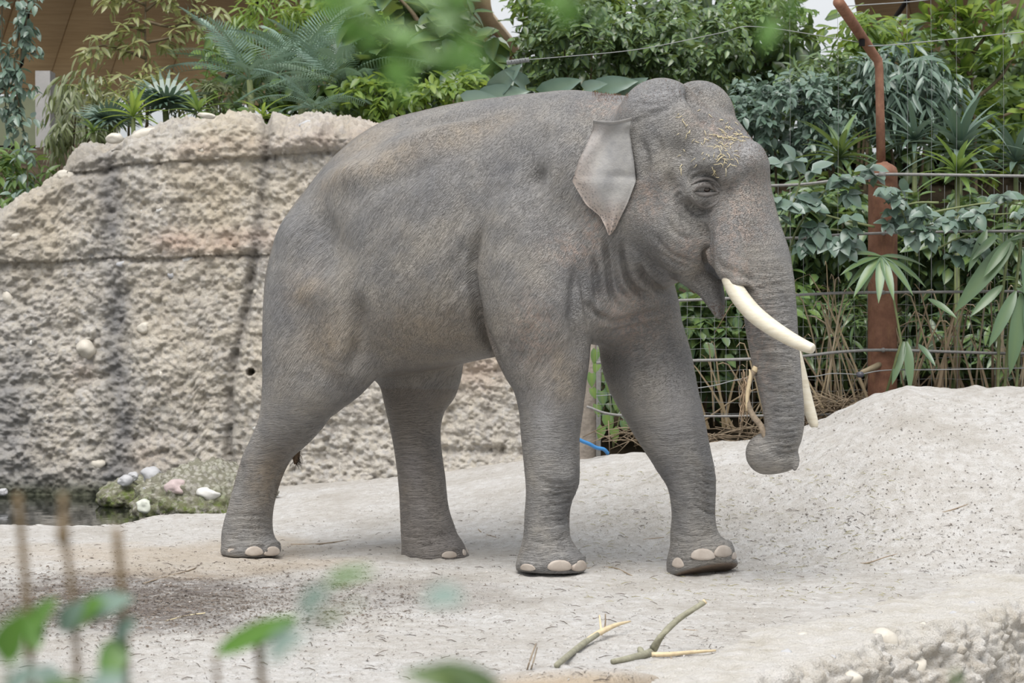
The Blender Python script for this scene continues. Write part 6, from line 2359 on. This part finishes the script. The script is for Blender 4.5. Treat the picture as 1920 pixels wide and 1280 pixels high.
# scattered crumbs: leaf bits, bark chips, small pebbles (nobody could count them)
def scatter(name, label, cat, n, sampler, size, mat, seed, shape='chip'):
    rn = random.Random(seed)
    pts = [sampler(rn) for _ in range(n)]
    X = np.array([p[0] for p in pts])
    Y = np.array([p[1] for p in pts])
    g_ = gz(X, Y)
    m = MB()
    for x, y, z in zip(X, Y, g_):
        s = size * rn.uniform(0.4, 1.5)
        a = rn.uniform(0, pi)
        d = Vector((cos(a), sin(a), rn.uniform(-.15, .25)))
        w = Vector((-sin(a), cos(a), rn.uniform(-.3, .3))) * rn.uniform(.2, .5)
        p = Vector((x, y, z + 0.003))
        if shape == 'chip':
            m.add([p - d * s, p - w * s + Vector((0, 0, .002)), p + d * s, p + w * s + Vector((0, 0, .004)), p + Vector((0, 0, s * .35))], [(0, 1, 4), (1, 2, 4), (2, 3, 4), (3, 0, 4)])
        else:
            m.tube([p - d * s * 2, p + Vector((0, 0, s * .3)), p + d * s * 2], [s * .1, s * .14, s * .06], 3)
    return tag(m.build(name, mat), label, cat, kind='stuff')
def samp_px(x0, x1, y0, y1, pw=1.0):
    def f(rn):
        p = ground_hit_fast(rn.uniform(x0, x1), y0 + (y1 - y0) * rn.random() ** pw)
        return p
    return f
# fast lookup of the ground under a pixel
_gxs = np.linspace(-300, 2200, 126)
_gys = np.linspace(735, 1400, 134)
_tab = np.zeros((126, 134))
_yy = np.arange(7.0, 20.5, 0.06)
for _i, _x in enumerate(_gxs):
    Xc = (_x - 960) / F * _yy
    zc_ = gz(Xc, _yy, False)
    pyv = 563 + F * (CAMZ - zc_) / _yy
    run = np.minimum.accumulate(pyv)
    vis = pyv <= run + 1e-6
    yv, dv = pyv[vis][::-1], _yy[vis][::-1]
    _tab[_i] = np.interp(_gys, yv, dv)
def ground_hit_fast(px, py):
    i = int(np.clip((px + 300) / 20, 0, 125))
    j = np.clip((py - 735) / 5, 0, 133)
    Y = np.interp(j, np.arange(134), _tab[i])
    return ((px - 960) / F * Y, Y)
M_chipd = simple_mat('dark_chip', (0.13, 0.105, 0.085), 0.9, 0.4, 3)
M_chipg = simple_mat('hay_bit', (0.34, 0.31, 0.15), 0.9, 0.3, 3)
M_peb_s = simple_mat('gravel_bit', (0.42, 0.39, 0.36), 0.9, 0.35, 3)
scatter('bark_litter', 'dark bark and leaf litter on the left front sand', 'litter', 5200, lambda rn: ground_hit_fast(rn.gauss(210, 230), rn.gauss(1130, 34)), 0.012, M_chipd, 1)
scatter('bark_litter', 'thinner drift of dark litter left of centre', 'litter', 1500, lambda rn: ground_hit_fast(rn.gauss(610, 160), rn.gauss(1125, 30)), 0.009, M_chipd, 2)
scatter('leaf_crumbs', 'dark leaf crumbs scattered over the flat sand', 'litter', 3000, samp_px(0, 1920, 960, 1280), 0.0075, M_chipd, 3)
scatter('leaf_crumbs', 'dark crumbs scattered over the sand slope', 'litter', 1300, samp_px(1340, 1920, 740, 1080), 0.009, M_chipd, 4)
scatter('hay_bits', 'greenish hay bits scattered on the sand around the front feet', 'litter', 700, samp_px(1080, 1700, 880, 1130), 0.010, M_chipg, 5, 'stick')
scatter('twig_bits', 'fine twig bits scattered over the sand', 'litter', 700, samp_px(0, 1920, 960, 1280), 0.012, M_chipd, 6, 'stick')
scatter('gravel', 'fine gravel bits on the sand', 'gravel', 2600, samp_px(300, 1500, 880, 1280), 0.009, M_peb_s, 7)

# ------------------------------------------------------------------ out-of-focus plants close to the camera
M_fstem = simple_mat('front_stem', (0.17, 0.12, 0.065), 0.8, 0.25, 20)
LM_FRONT = leaf_mat('leaf_front', [(0.07, 0.19, 0.02), (0.10, 0.24, 0.03), (0.06, 0.15, 0.03), (0.09, 0.21, 0.04)], 0.5, 0.22, (0.18, 0.32, 0.05))
LM_FBLUE = leaf_mat('leaf_front_pale', [(0.22, 0.30, 0.27), (0.26, 0.34, 0.31), (0.20, 0.28, 0.24), (0.14, 0.22, 0.18)], 0.35, 0.2, (0.3, 0.4, 0.3))
me_f = tpl_mesh(leaf_tpl(0.5, 'ovate', 5, 0.2, 0.15), LM_FRONT, 'leaf')
me_fb = tpl_mesh(leaf_tpl(0.45, 'ovate', 5, 0.2, 0.15), LM_FBLUE, 'leaf')
me_fl = tpl_mesh(leaf_tpl(0.28, 'lance', 6, 0.2, 0.15), LM_FRONT, 'leaf')
me_fd = tpl_mesh(leaf_tpl(0.36, 'ovate', 6, 0.3, 0.25), LM_DARK, 'leaf')
def front_plant(label, stem, Y, leaves, rad=7, knob=None, name='foreground_plant', mat=None, group='blurred plant stems close to the camera'):
    q = catmull([list(P(a, b, Y)) for a, b in stem], 4)
    root = plant(name, Vector(q[0]), label, 'plant', group)
    stem_part(root, [Vector(v_) for v_ in q], [rad * Y / F] * len(q), mat or M_fstem, 'stem', 8)
    if knob:
        m = MB()
        k = [P(knob[0], knob[1] + dy, Y) for dy in (-44, -20, 0, 10, 16)]
        m.tube(k, [7 * Y / F, 10 * Y / F, 13 * Y / F, 13 * Y / F, 6 * Y / F], 10)
        me = m.mesh('bud', M_fstem)
        rebase(me, root.location)
        link('bud', me, root)
    for (x0, y0, x1, y1, me_, nx_) in leaves:
        a, b = P(x0, y0, Y), P(x1, y1, Y - 0.03)
        o = link('leaf', me_, root)
        o.matrix_local = Matrix.Translation(-root.location) @ place(a, b - a, Vector((nx_, -0.8, 0.5)), (b - a).length)
    return root
YF = 2.1
front_plant('blurred tan stem nearest the left picture edge', [(60, 1420), (58, 1250), (50, 1120), (40, 1000), (33, 925)], YF, [(60, 1150, 70, 1215, me_f, .4), (55, 1190, 95, 1120, me_f, -.4), (0, 1180, 20, 1240, me_f, 0)], 8)
front_plant('blurred tan stem with a swollen bud', [(150, 1420), (142, 1200), (132, 1080), (122, 1010), (118, 925)], YF, [(110, 1180, 150, 1130, me_fb, .3), (135, 1170, 185, 1120, me_f, -.2), (70, 1250, 120, 1290, me_fb, 0)], 7, (118, 1005))
front_plant('blurred tan stem third from the left edge', [(240, 1420), (235, 1230), (228, 1100), (218, 990)], YF, [(150, 1150, 240, 1115, me_fb, .3), (215, 1200, 245, 1160, me_fb, .2), (225, 1190, 195, 1290, me_f, .2), (235, 1250, 180, 1310, me_fd, 0)], 9)
front_plant('blurred stem with a bright pointed leaf left of centre', [(500, 1420), (490, 1260), (478, 1165)], YF, [(405, 1225, 545, 1150, me_fl, .3), (470, 1210, 545, 1160, me_fl, .2)], 8)
front_plant('short blurred stem left of the bright pointed leaf', [(410, 1420), (408, 1300), (404, 1225)], YF, [], 5)
front_plant('blurred sprig of small green leaves over the sand', [(560, 1400), (580, 1250), (600, 1180), (640, 1100), (690, 1060)], 1.4,
            [(600, 1170, 598, 1140, me_f, 0), (585, 1165, 622, 1150, me_f, .3), (640, 1150, 665, 1120, me_f, .2), (610, 1090, 690, 1062, me_fl, 0), (560, 1150, 605, 1100, me_fb, 0), (500, 1230, 560, 1180, me_fb, 0)], 1.2, None, 'foreground_plant', M_gstem)
front_plant('dark blurred leaf at the bottom edge of the picture', [(950, 1420), (930, 1330), (915, 1290)], 1.7, [(925, 1290, 770, 1248, me_fd, .1), (940, 1310, 850, 1240, me_fd, -.2)], 4, None, 'foreground_plant', M_gstem)
front_plant('blurred grey-green leaf floating over the central sand', [(870, 1420), (868, 1250), (865, 1112)], 1.35, [(866, 1112, 800, 1120, me_fb, 0)], 0.6, None, 'foreground_plant', M_gstem)
front_plant('bright blurred leaf tips at the bottom left corner', [(20, 1450), (10, 1300), (0, 1180)], 1.6, [(0, 1240, 40, 1150, me_f, .2), (10, 1300, 60, 1250, me_fb, .2), (60, 1310, 140, 1270, me_fd, 0), (150, 1310, 230, 1265, me_fb, 0)], 4, None, 'foreground_plant', M_gstem)
front_plant('small bright blurred leaf on the bottom edge below the ledge', [(1795, 1420), (1797, 1330), (1797, 1290)], 1.8, [(1797, 1300, 1797, 1262, me_f, 0)], 2, None, 'foreground_plant', M_gstem)
# blurred twig with leaves hanging in at the top
rn = random.Random(12)
for (lab, pts, n, Y) in [('blurred leafy twig hanging in at the top, left half', [(560, -60), (640, 10), (720, 60), (780, 140)], 26, 1.4),
                         ('blurred leafy twig hanging in at the top, right half', [(860, -80), (840, -10), (880, 50), (850, 110)], 18, 1.4),
                         ('faint blurred twig hanging in above the elephant head', [(1010, -60), (1060, -20), (1120, 10)], 6, 1.6),
                         ('small blurred leaves at the top right of the middle', [(1560, -90), (1480, -20), (1450, 40)], 6, 1.6)]:
    q = px_path(pts, Y)
    root = plant('overhanging_twig', q[0], lab, 'twig', 'blurred leafy twigs near the lens at the top')
    stem_part(root, q, [2.2 * Y / F] * len(q), M_gstem)
    for i in range(n):
        f = (i + .5) / n * (len(q) - 1)
        j = int(f)
        p = q[j].lerp(q[min(j + 1, len(q) - 1)], f - j)
        o = link('leaf', me_f, root)
        d = Vector((rn.gauss(0, 1), rn.gauss(0, .3), rn.gauss(-.5, .6)))
        o.matrix_local = Matrix.Translation(-root.location) @ place(p, d, Vector((rn.gauss(0, .4), -.8, .5)), rn.uniform(45, 85) * Y / F)
